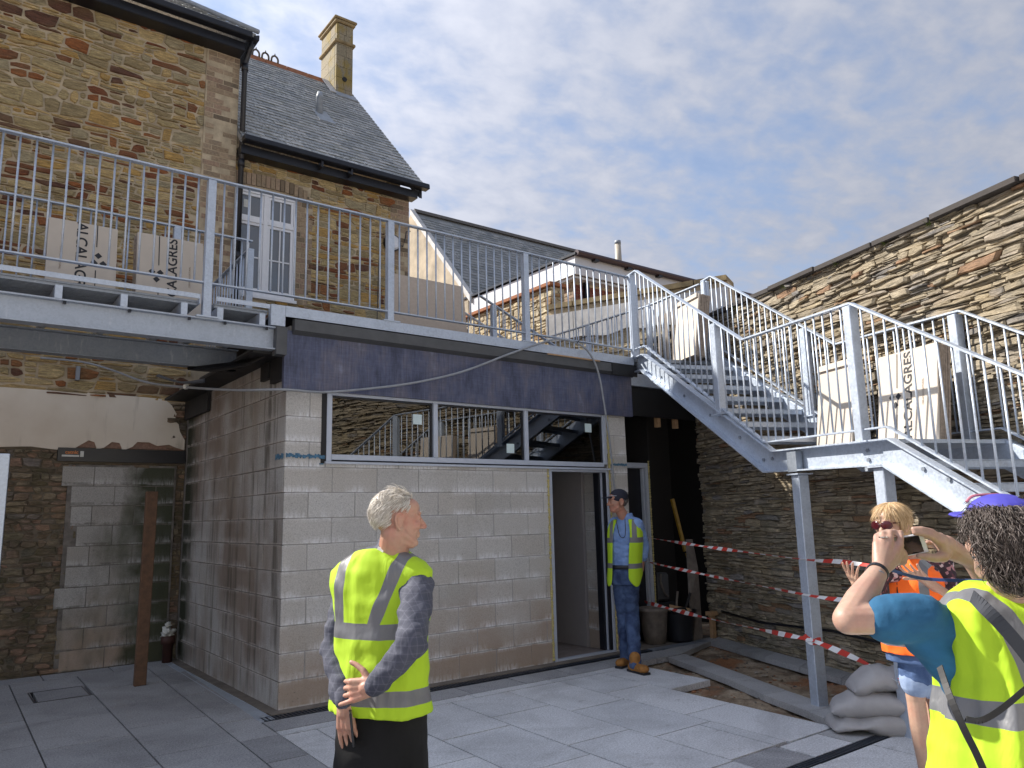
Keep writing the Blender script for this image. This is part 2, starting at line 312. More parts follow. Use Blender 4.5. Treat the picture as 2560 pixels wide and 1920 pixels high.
def slab_mat(name, a, b, speck):
    t = NT(name); r = t.oi.outputs['Random']; c = t.mix(r, a, b)
    v = t.noise(75, 5, .95); v2 = t.noise(60, 3, .7, off=(3,3,3))
    c = t.mix(speck, c, t.ramp(v, [(.36, .2), (.46, .85), (.54, 1.1), (.64, 1.9)]), 'MULTIPLY')
    st = t.noise(1.5, 5, .6, dist=.8); c = t.mix(.75, c, t.ramp(st, [(.3, .68), (.6, 1.12)]), 'MULTIPLY'); dk = t.noise(6, 5, .7, (1,1,1), off=(2,7,0)); c = t.mix(t.ramp(dk, [(.60, 0.), (.72, .45)]), c, (.13,.125,.12))
    pal = t.noise(2.2, 5, .6, (1,.35,1), off=(9,1,0)); c = t.mix(t.math('MULTIPLY', t.ramp(pal, [(.62, 0.), (.75, 1.)]), .3), c, (.42,.36,.29))
    return t.fin(c, t.ramp(v2, [(.3, .55), (.7, .85)]), 0., t.bump(v, .25, .002))
M['slab_light'] = slab_mat('silver_granite', (.50,.515,.54), (.58,.59,.61), .62)
M['slab_dark'] = slab_mat('dark_grey_paving', (.27,.275,.29), (.35,.355,.37), .75)
M['slab_edge'] = slab_mat('sawn_edging', (.30,.305,.31), (.37,.372,.38), .45)
def dirt_mat():
    t = NT('bare_soil'); n = t.noise(3, 6, .65); f = t.noise(40, 5, .7); o = t.noise(1.9, 3, .5, off=(1.6,4.4,0))
    c = t.ramp(n, [(.3, (.11,.075,.05)), (.46, (.22,.16,.105)), (.58, (.38,.30,.21)), (.72, (.50,.41,.31))])
    c = t.mix(t.math('MULTIPLY', t.ramp(o, [(.55, 0.), (.64, 1.)]), .8), c, (.30,.12,.045))
    c = t.mix(.6, c, t.ramp(f, [(.3, .5), (.7, 1.35)]), 'MULTIPLY')
    return t.fin(c, .95, 0., t.bump(f, .9, .02))
M['dirt'] = dirt_mat()
M['drain'] = simple('drain_grate', (.045,.055,.075), .45, metal=.3, var=.3)
M['card'] = simple('cream_cardboard', (.54,.475,.40), .75, var=.08, scale=5)
M['card_edge'] = simple('cardboard_edge', (.36,.29,.23), .9, var=.45, scale=40, bump=.4)
M['ink'] = simple('black_print', (.02,.02,.025), .6)
M['plasterband'] = None
def plaster():
    t = NT('stained_plaster'); n = t.noise(1.3, 4); d = t.noise(6, 4, .6, (1,1,.12))
    c = t.ramp(n, [(.3, (.56,.49,.40)), (.7, (.70,.65,.56))]); c = t.mix(t.math('MULTIPLY', t.ramp(d, [(.56, 0.), (.68, 1.)]), .6), c, (.30,.26,.21))
    return t.fin(c, .8, 0., t.bump(t.noise(4, 5), .3, .02))
M['plasterband'] = plaster()
# ------------------------------------------------------------------ stone walls
def clip(poly, nx, nz, d):          # keep nx*x+nz*z<=d
    o = []
    for i in range(len(poly)):
        a = poly[i]; b = poly[(i+1) % len(poly)]; fa = nx*a[0]+nz*a[1]-d; fb = nx*b[0]+nz*b[1]-d
        if fa <= 0: o.append(a)
        if fa*fb < 0: t = fa/(fa-fb); o.append((a[0]+(b[0]-a[0])*t, a[1]+(b[1]-a[1])*t))
    return o
def cells(x0, x1, z0, z1, sx, sz, drop=.22, rs=1, jit=.85):
    rg = random.Random(rs); seeds = {}
    ni = int((x1-x0)/sx)+4; nj = int((z1-z0)/sz)+4
    for j in range(-2, nj):
        for i in range(-2, ni):
            if rg.random() < drop: continue
            seeds[i, j] = (x0/sx+i+.5*(j % 2)+(rg.random()-.5)*jit, z0/sz+j+(rg.random()-.5)*jit*.6)
    res = []
    for (i, j), (sx_, sz_) in seeds.items():
        cx_, cz_ = sx_*sx, sz_*sz
        if not (x0 <= cx_ <= x1 and z0 <= cz_ <= z1): continue
        p = [(sx_-2.2, sz_-2.2), (sx_+2.2, sz_-2.2), (sx_+2.2, sz_+2.2), (sx_-2.2, sz_+2.2)]
        for dj in range(-3, 4):
            for di in range(-3, 4):
                q = seeds.get((i+di, j+dj))
                if q is None or (di == 0 and dj == 0): continue
                nx, nz = q[0]-sx_, q[1]-sz_; p = clip(p, nx, nz, nx*(q[0]+sx_)/2+nz*(q[1]+sz_)/2)
        p = [(a*sx, b*sz) for a, b in p]
        p = clip(clip(clip(clip(p, 1, 0, x1), -1, 0, -x0), 0, 1, z1), 0, -1, -z0)
        if len(p) > 2: res.append(p)
    return res
def parea(p): return abs(sum(p[i][0]*p[(i+1) % len(p)][1]-p[(i+1) % len(p)][0]*p[i][1] for i in range(len(p))))/2
def stones(O, U, Nn, polys, parent, m, gap=.012, proud=.03, name='stone', limit=300, rs=3, stuffname=None, chaikin=True, prand=.03, key=None):
    rg = random.Random(rs); O = Vector(O); U = Vector(U); Nn = Vector(Nn); items = []
    for p in polys:
        a = parea(p)
        if a < 1e-3*.5: continue
        cx_ = sum(q[0] for q in p)/len(p); cz_ = sum(q[1] for q in p)/len(p)
        if chaikin:
            q = []
            for i in range(len(p)):
                A, B = p[i], p[(i+1) % len(p)]
                k1, k2 = .22, .78
                q += [(A[0]+(B[0]-A[0])*k1, A[1]+(B[1]-A[1])*k1), (A[0]+(B[0]-A[0])*k2, A[1]+(B[1]-A[1])*k2)]
            p = q
        r = math.sqrt(a)
        wx = max(abs(q[0]-cx_) for q in p); wz = max(abs(q[1]-cz_) for q in p)
        fx = max(.35, 1-gap/max(wx, .01)); fz = max(.35, 1-gap/max(wz, .01))
        p = [(cx_+(q[0]-cx_)*fx*(1+rg.uniform(-.05, .05)), cz_+(q[1]-cz_)*fz*(1+rg.uniform(-.06, .06))) for q in p]
        d = proud+rg.random()*prand; tilt = rg.uniform(-.2, .2)*prand/max(wx, .03)
        items.append((a, p, cx_, cz_, d, rg.random(), tilt))
    items.sort(key=key or (lambda t: -t[0]))
    stuff = MB()
    for k, (a, p, cx_, cz_, d, rv, tilt) in enumerate(items):
        n = len(p); b = MB(); vs = []
        for lev, sc in ((-.02, 1.0), (d*.62, 1.0), (d, .86)):
            for q in p:
                x = cx_+(q[0]-cx_)*sc; z = cz_+(q[1]-cz_)*sc
                vs.append(O+U*x+Vector((0,0,z))+Nn*(lev+tilt*(x-cx_)*(1 if lev > 0 else 0)+(rg.uniform(-.004, .004) if lev > 0 else 0)))
        fs = []
        for l in (0, 1):
            for i in range(n): fs.append((l*n+i, l*n+(i+1) % n, (l+1)*n+(i+1) % n, (l+1)*n+i))
        fs.append(tuple(2*n+i for i in range(n)))
        b.add(vs, fs, rv)
        # orient outward
        c3 = O+U*cx_+Vector((0,0,cz_)); v0, v1, v2 = vs[2*n], vs[2*n+1], vs[2*n+2]
        nn = Vector((0,0,0))
        for i in range(n): nn += (vs[2*n+i]-c3).cross(vs[2*n+(i+1) % n]-c3)
        if nn.dot(Nn) < 0: b.f = [f[::-1] for f in b.f]
        if k < limit: b.build(name, m, parent)
        else: stuff.add(b.v, b.f, rv)
    if stuff.v: stuff.build(stuffname or name+'_rubble', m, parent, kind='stuff')
def courses(x0, x1, z0, z1, hmin, hmax, wmin, wmax, split=.35, seed=1, amp=.03, jog=.02):
    rg = random.Random(seed); out = []; z = z0; k = 0; zs = [z0]
    while zs[-1] < z1: zs.append(zs[-1]+hmin+(hmax-hmin)*rg.random()**1.5)
    def zb(k, x):
        if k <= 0: return z0
        if k >= len(zs)-1: return z1
        return min(z1, max(z0, zs[k]+amp*noise.noise(Vector((x*1.3, k*3.1+seed, 0)))+amp*.45*noise.noise(Vector((x*5, k*7.7+seed, 2)))))
    for k in range(len(zs)-1):
        x = x0-rg.random()*wmax; sl = 0.0
        while x < x1:
            h = zs[k+1]-zs[k]; w_ = wmin+(wmax-wmin)*rg.random()**1.3
            if h > .6*hmax: w_ *= .8
            nsl = rg.uniform(-1, 1)*min(h*.45, .03); a, b_ = x, x+w_
            if b_ > x0 and a < x1:
                n_ = 1
                r = rg.random()
                if h > hmin*1.5 and r < split: n_ = 2 if (r > split*.4 or h < hmin*2.2) else 3
                cuts = [0]+sorted(rg.uniform(.3,.7) if n_ == 2 else (.33+rg.uniform(-.08,.08) if q == 0 else .67+rg.uniform(-.08,.08)) for q in range(n_-1))+[1]
                for ci in range(n_):
                    c0, c1 = cuts[ci], cuts[ci+1]
                    sub = [(a, b_)]
                    if n_ > 1 and rg.random() < .4 and w_ > wmin*1.6: m_ = a+(b_-a)*rg.uniform(.35,.65); sub = [(a, m_), (m_, b_)]
                    for (p, q) in sub:
                        P = []; m = 3 if (q-p) < .2 else 4
                        f = lambda x_, c: (lambda lo, hi: lo+(hi-lo)*c)(zb(k, x_), zb(k+1, x_))
                        lo_sl = lambda c, e: (sl if e == 0 and p == a else (nsl if e == 1 and q == b_ else 0))*(c-.5)
                        for i in range(m+1):
                            x_ = p+(q-p)*i/m; x2 = x_+(lo_sl(c0, 0) if i == 0 else (lo_sl(c0, 1) if i == m else 0)); P.append((min(max(x2, x0), x1), f(x2, c0)+(rg.uniform(-1,1)*.006 if 0 < i < m else (rg.uniform(.08,.3)*(c1-c0)*h if rg.random() < .6 else 0))))
                        for i in range(m, -1, -1):
                            x_ = p+(q-p)*i/m; x2 = x_+(lo_sl(c1, 0) if i == 0 else (lo_sl(c1, 1) if i == m else 0)); P.append((min(max(x2, x0), x1), f(x2, c1)+(rg.uniform(-1,1)*.006 if 0 < i < m else -(rg.uniform(.08,.3)*(c1-c0)*h if rg.random() < .6 else 0))))
                        out.append(P)
            sl = nsl; x = b_
    return out
def rect_cut(polys, rects):
    out = []
    for p in polys:
        ok = True
        for (x0, x1, z0, z1) in rects:
            cx_ = sum(q[0] for q in p)/len(p); cz_ = sum(q[1] for q in p)/len(p)
            bx0, bx1 = min(q[0] for q in p), max(q[0] for q in p); bz0, bz1 = min(q[1] for q in p), max(q[1] for q in p)
            if bx1 <= x0 or bx0 >= x1 or bz1 <= z0 or bz0 >= z1: continue
            ds = [(x0-cx_, (1, 0, x0)), (cx_-x1, (-1, 0, -x1)), (z0-cz_, (0, 1, z0)), (cz_-z1, (0, -1, -z1))]
            dm = max(ds, key=lambda t: t[0])
            if dm[0] < 0 and dm[0] < -.02: ok = False; break
            p = clip(p, *dm[1])
            if len(p) < 3: ok = False; break
        if ok and len(p) >= 3: out.append(p)
    return out
# ------------------------------------------------------------------ ground and paving
g = MB(); n = 40
g.add([(-150,-150,-.12),(150,-150,-.12),(150,150,-.12),(-150,150,-.12)], [(0,1,2,3)]).build('ground', M['dirt'], kind='structure')
b = MB(); st = .05; nx = 100; ny = 130
for j in range(ny+1):
    for i in range(nx+1):
        x = 1.9+i*st; y = -6.3+j*st; v = Vector((x*1.0, y*1.0, 0))
        b.v.append(Vector((x, y, -.075+.030*noise.noise(v*1.7)+.028*noise.noise(v*5)+.016*noise.noise(v*14))))
for j in range(ny):
    for i in range(nx): k = j*(nx+1)+i; b.f.append((k, k+1, k+nx+2, k+nx+1)); b.a.append(0)
b.build('dug_soil', M['dirt'], kind='structure', smooth=True)
MB().add([(-7,-22,-.002),(7,-22,-.002),(7,-6.36,-.002),(-7,-6.36,-.002)], [(0,1,2,3)]).build('rear_court_paving', M['slab_light'], kind='structure')  # unseen paving added behind the camera, kept pale to bounce light
pav = thing('paving', (0,0,0), None, None, kind='structure')
def sk(x, y): return x+.04*(y+.6) if x > -.6 else x+.01*(y+.6)
def slab(x0, x1, y0, y1, m, z=0.0, skew=True, par=pav):
    e = .006; rv = random.uniform(-.0015, .0015)
    P = [(x0, y0), (x1, y0), (x1, y1), (x0, y1)]
    P = [((sk(x, y) if skew else x)+(e if k in (0, 3) else -e), y+(e if k in (0, 1) else -e), z-.055+rv) for k, (x, y) in enumerate(P)]
    return MB().prism(P, (0, 0, .055)).build('slab', m, par)
def column(x0, x1, ys, m):
    for a, b_ in zip(ys, ys[1:]): slab(x0, x1, b_, a, m)
def seq(y0, y1, ph, stp):
    r = [y0]; y = ph
    while y >= y0-.05: y -= stp
    while y > y1+.05: r.append(y); y -= stp
    return r+[y1]
for k, (x0, x1) in enumerate([(-4.1,-3.5),(-3.5,-2.9),(-2.9,-2.3),(-2.3,-1.7),(-1.7,-1.1),(-1.1,-.53)]):
    ys = seq(2.95, -3.56, (2.95 if k % 2 else 1.9+.9), .9)
    if k == 4:       # the recessed cover sits here
        for a, b_ in zip(ys, ys[1:]):
            if b_ < 1.82 and a > 1.82 and False: pass
        column(x0, x1, [2.95, 2.36], M['slab_dark']); column(x0, x1, [1.82, .95, .05, -.85, -1.75, -2.65, -3.56], M['slab_dark'])
        slab(-1.7, -1.565, 1.82, 2.36, M['slab_dark'])
        slab(-1.55, -1.12, 1.84, 2.34, M['slab_dark'])
        for q in (((-1.56,1.825,-.05),(-1.55,2.355,.001)), ((-1.115,1.825,-.05),(-1.105,2.355,.001)), ((-1.56,1.823,-.05),(-1.11,1.830,.001)), ((-1.56,2.35,-.05),(-1.11,2.357,.001))):
            MB().box(*q).build('cover_frame', M['alu_dark'], pav)
    else: column(x0, x1, ys, M['slab_dark'])
for k, x0 in enumerate((-4.1, -3.2, -2.3, -1.4, -.75)): slab(x0, [-3.2,-2.3,-1.4,-.75,-.24][k], 2.95, 3.28, M['slab_dark'])
column(-.53, -.24, seq(2.95, -3.56, 2.4, .62), M['slab_dark'])
xs = [-.24,.32,.93,1.55,2.16,2.75,3.36,3.95,4.36]
for a, b_ in zip(xs, xs[1:]): slab(a, b_, -.6, -.275, M['slab_dark'])
for a, b_ in zip([-.24,.62,1.5,2.4,3.0], [.62,1.5,2.4,3.0,3.55]): slab(a, b_, -.74, -.605, M['slab_light'])
column(-.24, 0.03, [-.745,-1.67,-2.6,-3.56], M['slab_light'])
column(.03, .62, [-.745,-1.2,-2.1,-3.0,-3.56], M['slab_light'])
column(.62, 1.23, [-.745,-1.65,-2.57,-3.25,-3.56], M['slab_light'])
column(1.23, 1.83, [-.745,-1.38,-2.33,-3.27,-3.56], M['slab_light'])
column(1.83, 2.44, [-.745,-1.65,-2.58], M['slab_light'])
slab(1.83, 2.30, -3.25, -2.585, M['slab_light']); slab(2.30, 2.44, -3.25, -2.585, M['slab_light']); slab(1.62+.2, 2.28, -3.56, -3.255, M['slab_dark']); slab(2.29, 2.75, -3.56, -3.28, M['slab_light'])
column(2.44, 3.0, [-.745,-1.38,-2.33,-3.27], M['slab_light'])
slab(3.0, 3.55, -1.67, -.745, M['slab_light'])
slab(2.75, 3.30, -3.56, -3.28, M['slab_edge'])
ei = [(4.10,-.62),(3.88,-1.18),(3.65,-1.75),(3.37,-2.33),(3.14,-2.90),(2.96,-3.26)]; eo = [(4.38,-.62),(4.14,-1.23),(3.90,-1.80),(3.64,-2.38),(3.41,-2.95),(3.26,-3.27)]
def poly_slab(P, m, par=pav, z0=-.055, h=.055):
    cx_ = sum(p[0] for p in P)/len(P); cy_ = sum(p[1] for p in P)/len(P)
    Q = [(cx_+(x-cx_)*.985, cy_+(y-cy_)*.99, z0) for x, y in P]
    return MB().prism(Q, (0,0,h)).build('slab', m, par)
for i in range(5): poly_slab([ei[i], ei[i+1], eo[i+1], eo[i]], M['slab_edge'])
wi = [(5.26,-.26),(5.05,-.78),(4.83,-1.33),(4.62,-1.88),(4.40,-2.45),(4.18,-3.0),(3.97,-3.55)]; wo = [(5.58,-.14),(5.36,-.70),(5.15,-1.25),(4.94,-1.80),(4.73,-2.36),(4.51,-2.92),(4.30,-3.47)]
for i in range(6): poly_slab([wi[i], wi[i+1], wo[i+1], wo[i]], M['slab_edge'])
poly_slab([(4.36,-.30),(4.36,-.58),(5.26,-.27),(5.55,-.11),(5.3,-.05)], M['slab_edge'])
for k in range(7):
    for j in range(4): slab(-.2+.6*k, .4+.6*k, -3.65-.9*(j+1)+(.3 if k % 2 else 0)-.3, -3.65-.9*j+(.0 if j == 0 else (.3 if k % 2 else 0)-.3), M['slab_light'])
for k in range(6):
    for j in range(3): slab(-3.8+.6*k, -3.2+.6*k, -3.65-.9*(j+1), -3.65-.9*j, M['slab_dark'])
rr0 = thing('bounce_building', (0,-12,0), 'unseen pale building added behind the camera to bounce light into the court', 'building')  # made-up building out of view, added to bounce sunlight onto the shaded facade
MB().box((-9,-12.4,0),(11,-12,5.2)).build('wall', simple('bounce_render', (.70,.66,.60), .9), rr0); MB().prism([(-9.2,-11.8,5.2),(11.2,-11.8,5.2),(11.2,-15,7.4),(-9.2,-15,7.4)], (0,0,.1)).build('roof', M['slate_far'], rr0)
for k in range(5): MB().box((-7+3.6*k,-12.003,2.9),(-5.9+3.6*k,-11.98,4.4)).build('window', M['glass_up'], rr0)
# channels
def channel(name, a, b_, wd, label, m, pitch=.03, par_m='alu_dark'):
    a = Vector(a); b_ = Vector(b_); d = (b_-a).normalized(); s = Vector((-d.y, d.x, 0)); t = thing(name, a, label, 'drain')
    q = MB().prism([a-s*wd/2, b_-s*wd/2, b_+s*wd/2, a+s*wd/2], (0,0,-.05)); q.v = [v+Vector((0,0,-.012)) for v in q.v]; q.build('channel_body', M['alu_dark'], t)
    q = MB(); Ln = (b_-a).length; k = 0.0
    while k < Ln:
        c = a+d*(k+pitch/2); q.bar(c-s*wd*.44, c+s*wd*.44, pitch*.5, .008, (0,0,1)); k += pitch
    for e in (-1, 1): q.bar(a+s*e*wd*.47, b_+s*e*wd*.47, .008, .010)
    q.v = [v+Vector((0,0,-.004)) for v in q.v]; q.build('grate', m, t, kind='stuff')
channel('channel_drain', (-.2,-.19,0), (4.3,-.14,0), .13, 'black slotted drainage channel along the front of the block building', M['drain'], .034)
channel('channel_drain', (-.17,-.25,0), (-.11,3.2,0), .12, 'galvanised mesh drainage channel along the shaded side of the block building', M['gal'], .012)
channel('channel_drain', (-3.9,-3.605,0), (3.22,-3.60,0), .07, 'narrow black slot drain crossing the pale granite paving', M['drain'], .03)
MB().box((-.09,-.12,-.05),(4.3,-.003,.006)).build('haunching', M['conc'], pav)
MB().box((-.1,-.003,-.05),(-.003,3.28,.006)).build('haunching', M['conc'], pav)
MB().box((4.30,-.10,-.05),(5.6,1.3,-.005)).build('passage_floor', M['conc'], kind='structure')
MB().box((4.3,-.26,-.05),(5.25,-.12,.003)).build('threshold_strip', M['gal_dull'], pav)
# loose stones in the soil
rg = random.Random(5); sm = []
for k in range(5):
    q = bmesh.new(); bmesh.ops.create_icosphere(q, subdivisions=1, radius=1)
    for v in q.verts: v.co *= rg.uniform(.7, 1.2)
    me = bpy.data.meshes.new('pebble'); q.to_mesh(me); q.free(); me.materials.append(simple('pebble_%s' % 'abcde'[k], [(.3,.25,.19),(.2,.17,.14),(.36,.31,.25),(.12,.10,.09),(.34,.15,.07)][k], .9)); sm.append(me)
rub = bmesh.new()
mats_p = [m.materials[0] for m in sm]
for k in range(700):
    x = rg.uniform(2.6, 5.4); y = rg.uniform(-3.9, -.3)
    lim = 3.0+.35*(y+3.3)*1.0
    if x < 3.56 and y > -1.7: continue
    if x < 3.0 and y > -3.3: continue
    r = rg.uniform(.004, .016) if rg.random() < .93 else rg.uniform(.02, .035)
    me = sm[k % 5]; q = bmesh.new(); q.from_mesh(me)
    for f in q.faces: f.material_index = k % 5
    bmesh.ops.scale(q, vec=(r*rg.uniform(.8,1.6), r, r*.55), verts=q.verts); bmesh.ops.rotate(q, cent=(0,0,0), matrix=Matrix.Rotation(rg.random()*6, 3, 'Z'), verts=q.verts)
    v = Vector((x, y, 0)); bmesh.ops.translate(q, vec=(x, y, -.072+.030*noise.noise(v*1.7)+.028*noise.noise(v*5)+r*.2), verts=q.verts)
    tmp = bpy.data.meshes.new('t'); q.to_mesh(tmp); q.free(); rub.from_mesh(tmp); bpy.data.meshes.remove(tmp)
me = bpy.data.meshes.new('loose_stones'); rub.to_mesh(me); rub.free()
for m_ in mats_p: me.materials.append(m_)
tag(link(bpy.data.objects.new('loose_stones', me), (0,0,0)), kind='stuff')
# ------------------------------------------------------------------ block building
bb = thing('block_building', (2.1, 0, 0), 'unfinished single storey concrete block building with strip window and dark fascia', 'building')
BM = {}
def block(x0, x1, z0, z1, y0, parent, m, axis='x', th=.10, name='concrete_block'):
    L_ = round(x1-x0, 3); H = round(z1-z0, 3); key = (L_, H, axis, m.name, th)
    if key not in BM:
        b = MB(); e = .0035
        if axis == 'x': b.box((e-L_/2, 0, e), (L_/2-e, th, H-e))
        else: b.box((0, e-L_/2, e), (th, L_/2-e, H-e))
        v = []
        bmx = bmesh.new(); me = b.mesh(name, m); bmx.from_mesh(me)
        bmesh.ops.bevel(bmx, geom=list(bmx.edges), offset=.003, segments=1, affect='EDGES'); bmx.to_mesh(me); bmx.free(); BM[key] = me
    off = random.uniform(-.004, .004)
    if axis == 'x': return inst(name, BM[key], ((x0+x1)/2, y0+off, z0), parent)
    return inst(name, BM[key], (y0+off, (x0+x1)/2, z0), parent)
def cut_block(x0, x1, z0, z1, rects, f):
    for (a, b_, c, d) in rects:
        if x1 <= a+.002 or x0 >= b_-.002 or z1 <= c+.002 or z0 >= d-.002: continue
        if x0 < a: cut_block(x0, a, z0, z1, rects, f)
        if x1 > b_: cut_block(b_, x1, z0, z1, rects, f)
        m0, m1 = max(x0, a), min(x1, b_)
        if z0 < c: cut_block(m0, m1, z0, c, rects, f)
        if z1 > d: cut_block(m0, m1, d, z1, rects, f)
        return
    if x1-x0 > .02 and z1-z0 > .02: f(x0, x1, z0, z1)
OP = [(.38, 3.915, 2.075, 2.735), (3.0, 3.935, -.1, 2.08)]
fw = MB()
for (a, b_, c, d) in ((0.0, 3.0, 0, 2.07), (0, .375, 2.07, 2.8), (3.94, 4.25, 0, 2.8), (0, 4.25, 2.74, 3.3)): fw.box((max(a+.003,.02), .0045, c+.001), (b_-.003, .10, d-.001))
front = fw.build('front_wall', M['joint'], bb)
for j in range(13):
    z0 = .225*j; z1 = min(z0+.225, 2.76); o_ = .225*(j % 2); x = -o_
    while x < 4.25:
        a, b_ = max(x, 0.0), min(x+.45, 4.25)
        if b_-a > .03: cut_block(round(a,3), round(b_,3), z0, z1, OP, lambda p,q,r,s: block(p,q,r,s, 0.0, front, M['block'], 'x', .012))
        x += .45
sw = MB().box((.0045,.014,0),(.10,3.36,3.25)); side = sw.build('side_wall', M['joint_low'], bb)
for j in range(14):
    z0 = .225*j; z1 = z0+.225; o_ = .225*((j+1) % 2); y = .013-o_
    while y < 3.25:
        a, b_ = max(y, .013), min(y+.45, 3.25)
        if b_-a > .03: block(round(a,3), round(b_,3), z0, z1, 0.0, side, M['block_shaded_side'], 'y')
        y += .45
MB().box((4.14,.105,0),(4.249,3.2,3.25)).build('end_wall', M['joint_low'], bb)
MB().box((.1,.1,3.28),(4.36,3.24,3.34)).build('flat_roof', M['rubber'], bb)
# fascia: wraps the left corner a little
MB().box((-.045,-.05,2.715),(4.34,-.004,3.24)).build('fascia', M['fascia'], bb)
MB().box((-.045,-.003,2.80),(-.005,.30,3.24)).build('fascia_return', M['blackmat'], bb)
eb = MB().prism([(.02,-.115,3.235),(.02,-.045,3.205),(.02,-.045,3.345),(.02,-.115,3.335)], (4.35,0,0)); eb.build('roof_edge_trim', M['rubber'], bb)
MB().box((3.95,-.125,3.20),(4.375,-.116,3.34)).build('trim_joint_sleeve', M['blackmat'], bb)
MB().box((2.95,-.13,3.33),(3.75,-.10,3.345)).build('timber_packer', M['ply'], bb)
# window strip
wf = MB(); y0, y1 = -.012, .05
wf.box((.385,y0,2.08),(.435,y1,2.73)); wf.box((3.86,y0,2.125),(3.91,y1,2.73)); wf.box((.436,y0,2.69),(3.859,y1,2.73)); wf.box((.436,y0,2.095),(3.859,y1,2.145))
for x in (1.52, 2.68): wf.box((x,y0-.002,2.146),(x+.05,y1,2.689))
win = wf.build('window', M['alu'], bb, bevel=.003)
MB().box((.37,-.035,2.058),(3.97,.0,2.079)).build('sill', M['alu'], win)
for a, b_ in ((.436,1.519),(1.571,2.679),(2.731,3.859)):
    gp = MB().box((a+.002,.022,2.147),(b_-.002,.030,2.688)).build('pane', M['glass'], win)
    MB().box((b_-.022,.010,2.147),(b_-.003,.021,2.688)).build('gasket', M['alu_dark'], win); MB().box((a+.003,.010,2.672),(b_-.023,.021,2.687)).build('gasket', M['alu_dark'], win)
for (a, z) in ((1.30,2.47),(2.45,2.22),(3.60,2.50)): MB().box((a,.016,z),(a+.10,.021,z+.10)).build('glazing_label', M['sticker'], win)
MB().box((.335,-.004,2.06),(.383,.03,2.74)).build('cavity_strip', M['blackmat'], bb)
# door
dfm = MB(); dfm.box((3.01,-.01,0),(3.05,.06,2.03)); dfm.box((3.885,-.01,0),(3.925,.06,2.03)); dfm.box((3.01,-.01,2.031),(3.925,.06,2.056)); dfm.box((3.051,-.01,.0),(3.884,.06,.025))
df = dfm.build('door_frame', M['alu'], bb, bevel=.003)
MB().box((3.85,.0,.03),(3.884,.12,2.03)).build('gasket', M['alu_dark'], df)
MB().box((3.835,.03,.03),(3.849,.07,2.03)).build('door_edge', M['alu'], df); MB().box((3.80,.05,.03),(3.834,.13,2.03)).build('door_leaf', M['alu_dark'], df)
fo = MB(); rg = random.Random(2)
for (x, z0, z1) in ((2.995,.02,2.05),(3.94,.02,2.7)):
    z = z0
    while z < z1:
        r = rg.uniform(.006,.016); fo.tube([(x,-.006,z),(x+rg.uniform(-.004,.004),-.008,z+r*1.6)], r, 6); z += r*1.7
fo.tube([(3.955,-.02,2.13),(3.965,-.03,2.19)], .025, 8)
fo.build('foam_sealant', M['foam'], bb, smooth=True)
ir = MB().box((.11,.3,.0),(4.13,.35,.01)); MB().box((.105,.105,-.02),(4.135,3.2,.004)).build('interior_floor', M['floor_in'], bb)
MB().box((3.87,.42,.01),(3.95,3.1,2.5)).build('interior_partition', M['interior'], bb)
iw = MB().box((3.91,.11,.005),(4.13,.41,2.6)).build('interior_pier', M['joint'], bb)
for j in range(11):
    block(.11, .41, .225*j+.005, .225*j+.23, 3.90, iw, M['block'], 'y')
MB().box((.11,3.08,.01),(3.95,3.12,2.6)).build('interior_partition', M['interior'], bb)
MB().box((.105,.105,2.62),(4.135,3.2,2.66)).build('ceiling', M['dark_interior'], bb)
MB().box((.32,-.0075,2.05),(.36,-.0055,2.06)).build('chalk_line', M['chalk'], bb)
ck = MB(); 
for k in range(26):
    x = .01+k*.014; ck.box((x,-.0075,2.105+rg.uniform(-.006,.012)),(x+.013,-.0055,2.135+rg.uniform(-.006,.012)))
for k in range(18):
    x = 3.97+k*.015; ck.box((x,-.0075,2.115+rg.uniform(-.006,.006)),(x+.014,-.0055,2.14+rg.uniform(-.006,.008)))
for k in range(10):
    y = .01+k*.02; ck.box((-.0075,y,2.10+rg.uniform(-.01,.01)),(-.0055,y+.018,2.135+rg.uniform(-.006,.015)))
ck.build('chalk_line', M['chalk'], bb, kind='stuff')
# passage to the right of the building
ps = thing('passage_enclosure', (5, .6, 0), 'dark covered passage between the block building and the stone wall', 'passage')
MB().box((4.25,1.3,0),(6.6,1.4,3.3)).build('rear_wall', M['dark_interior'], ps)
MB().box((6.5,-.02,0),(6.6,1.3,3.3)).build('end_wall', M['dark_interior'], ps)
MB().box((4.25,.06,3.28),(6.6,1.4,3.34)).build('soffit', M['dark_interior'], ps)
MB().box((4.345,.02,2.745),(5.60,.055,3.11)).build('black_board', M['blackmat'], ps)
MB().box((4.345,-.02,3.115),(5.4,.05,3.27)).build('steel_lintel', M['gal'], ps)
for a in (4.90, 5.24): MB().box((a,.06,2.63),(a+.055,.12,2.76)).build('timber_stub', M['ply'], ps)
pd = MB(); pd.box((4.30,.30,2.12),(4.93,.36,2.185)); pd.box((4.88,.30,0),(4.93,.36,2.119)); d_ = pd.build('door_frame', M['alu'], ps)
MB().box((4.835,.31,.0),(4.86,.35,2.11)).build('door_frame_stop', M['alu'], d_); MB().box((4.26,.36,.0),(4.93,.38,2.18)).build('door_leaf', M['alu_dark'], d_)
fo = MB(); z = .02
while z < 2.2: r = rg.uniform(.006,.014); fo.tube([(4.94,.295,z),(4.942,.295,z+r*1.5)], r, 6); z += r*1.8
fo.build('foam_sealant', M['foam'], ps, smooth=True)
MB().box((4.955,.30,0),(4.99,1.3,3.2)).build('board_lining', M['dark_interior'], ps)
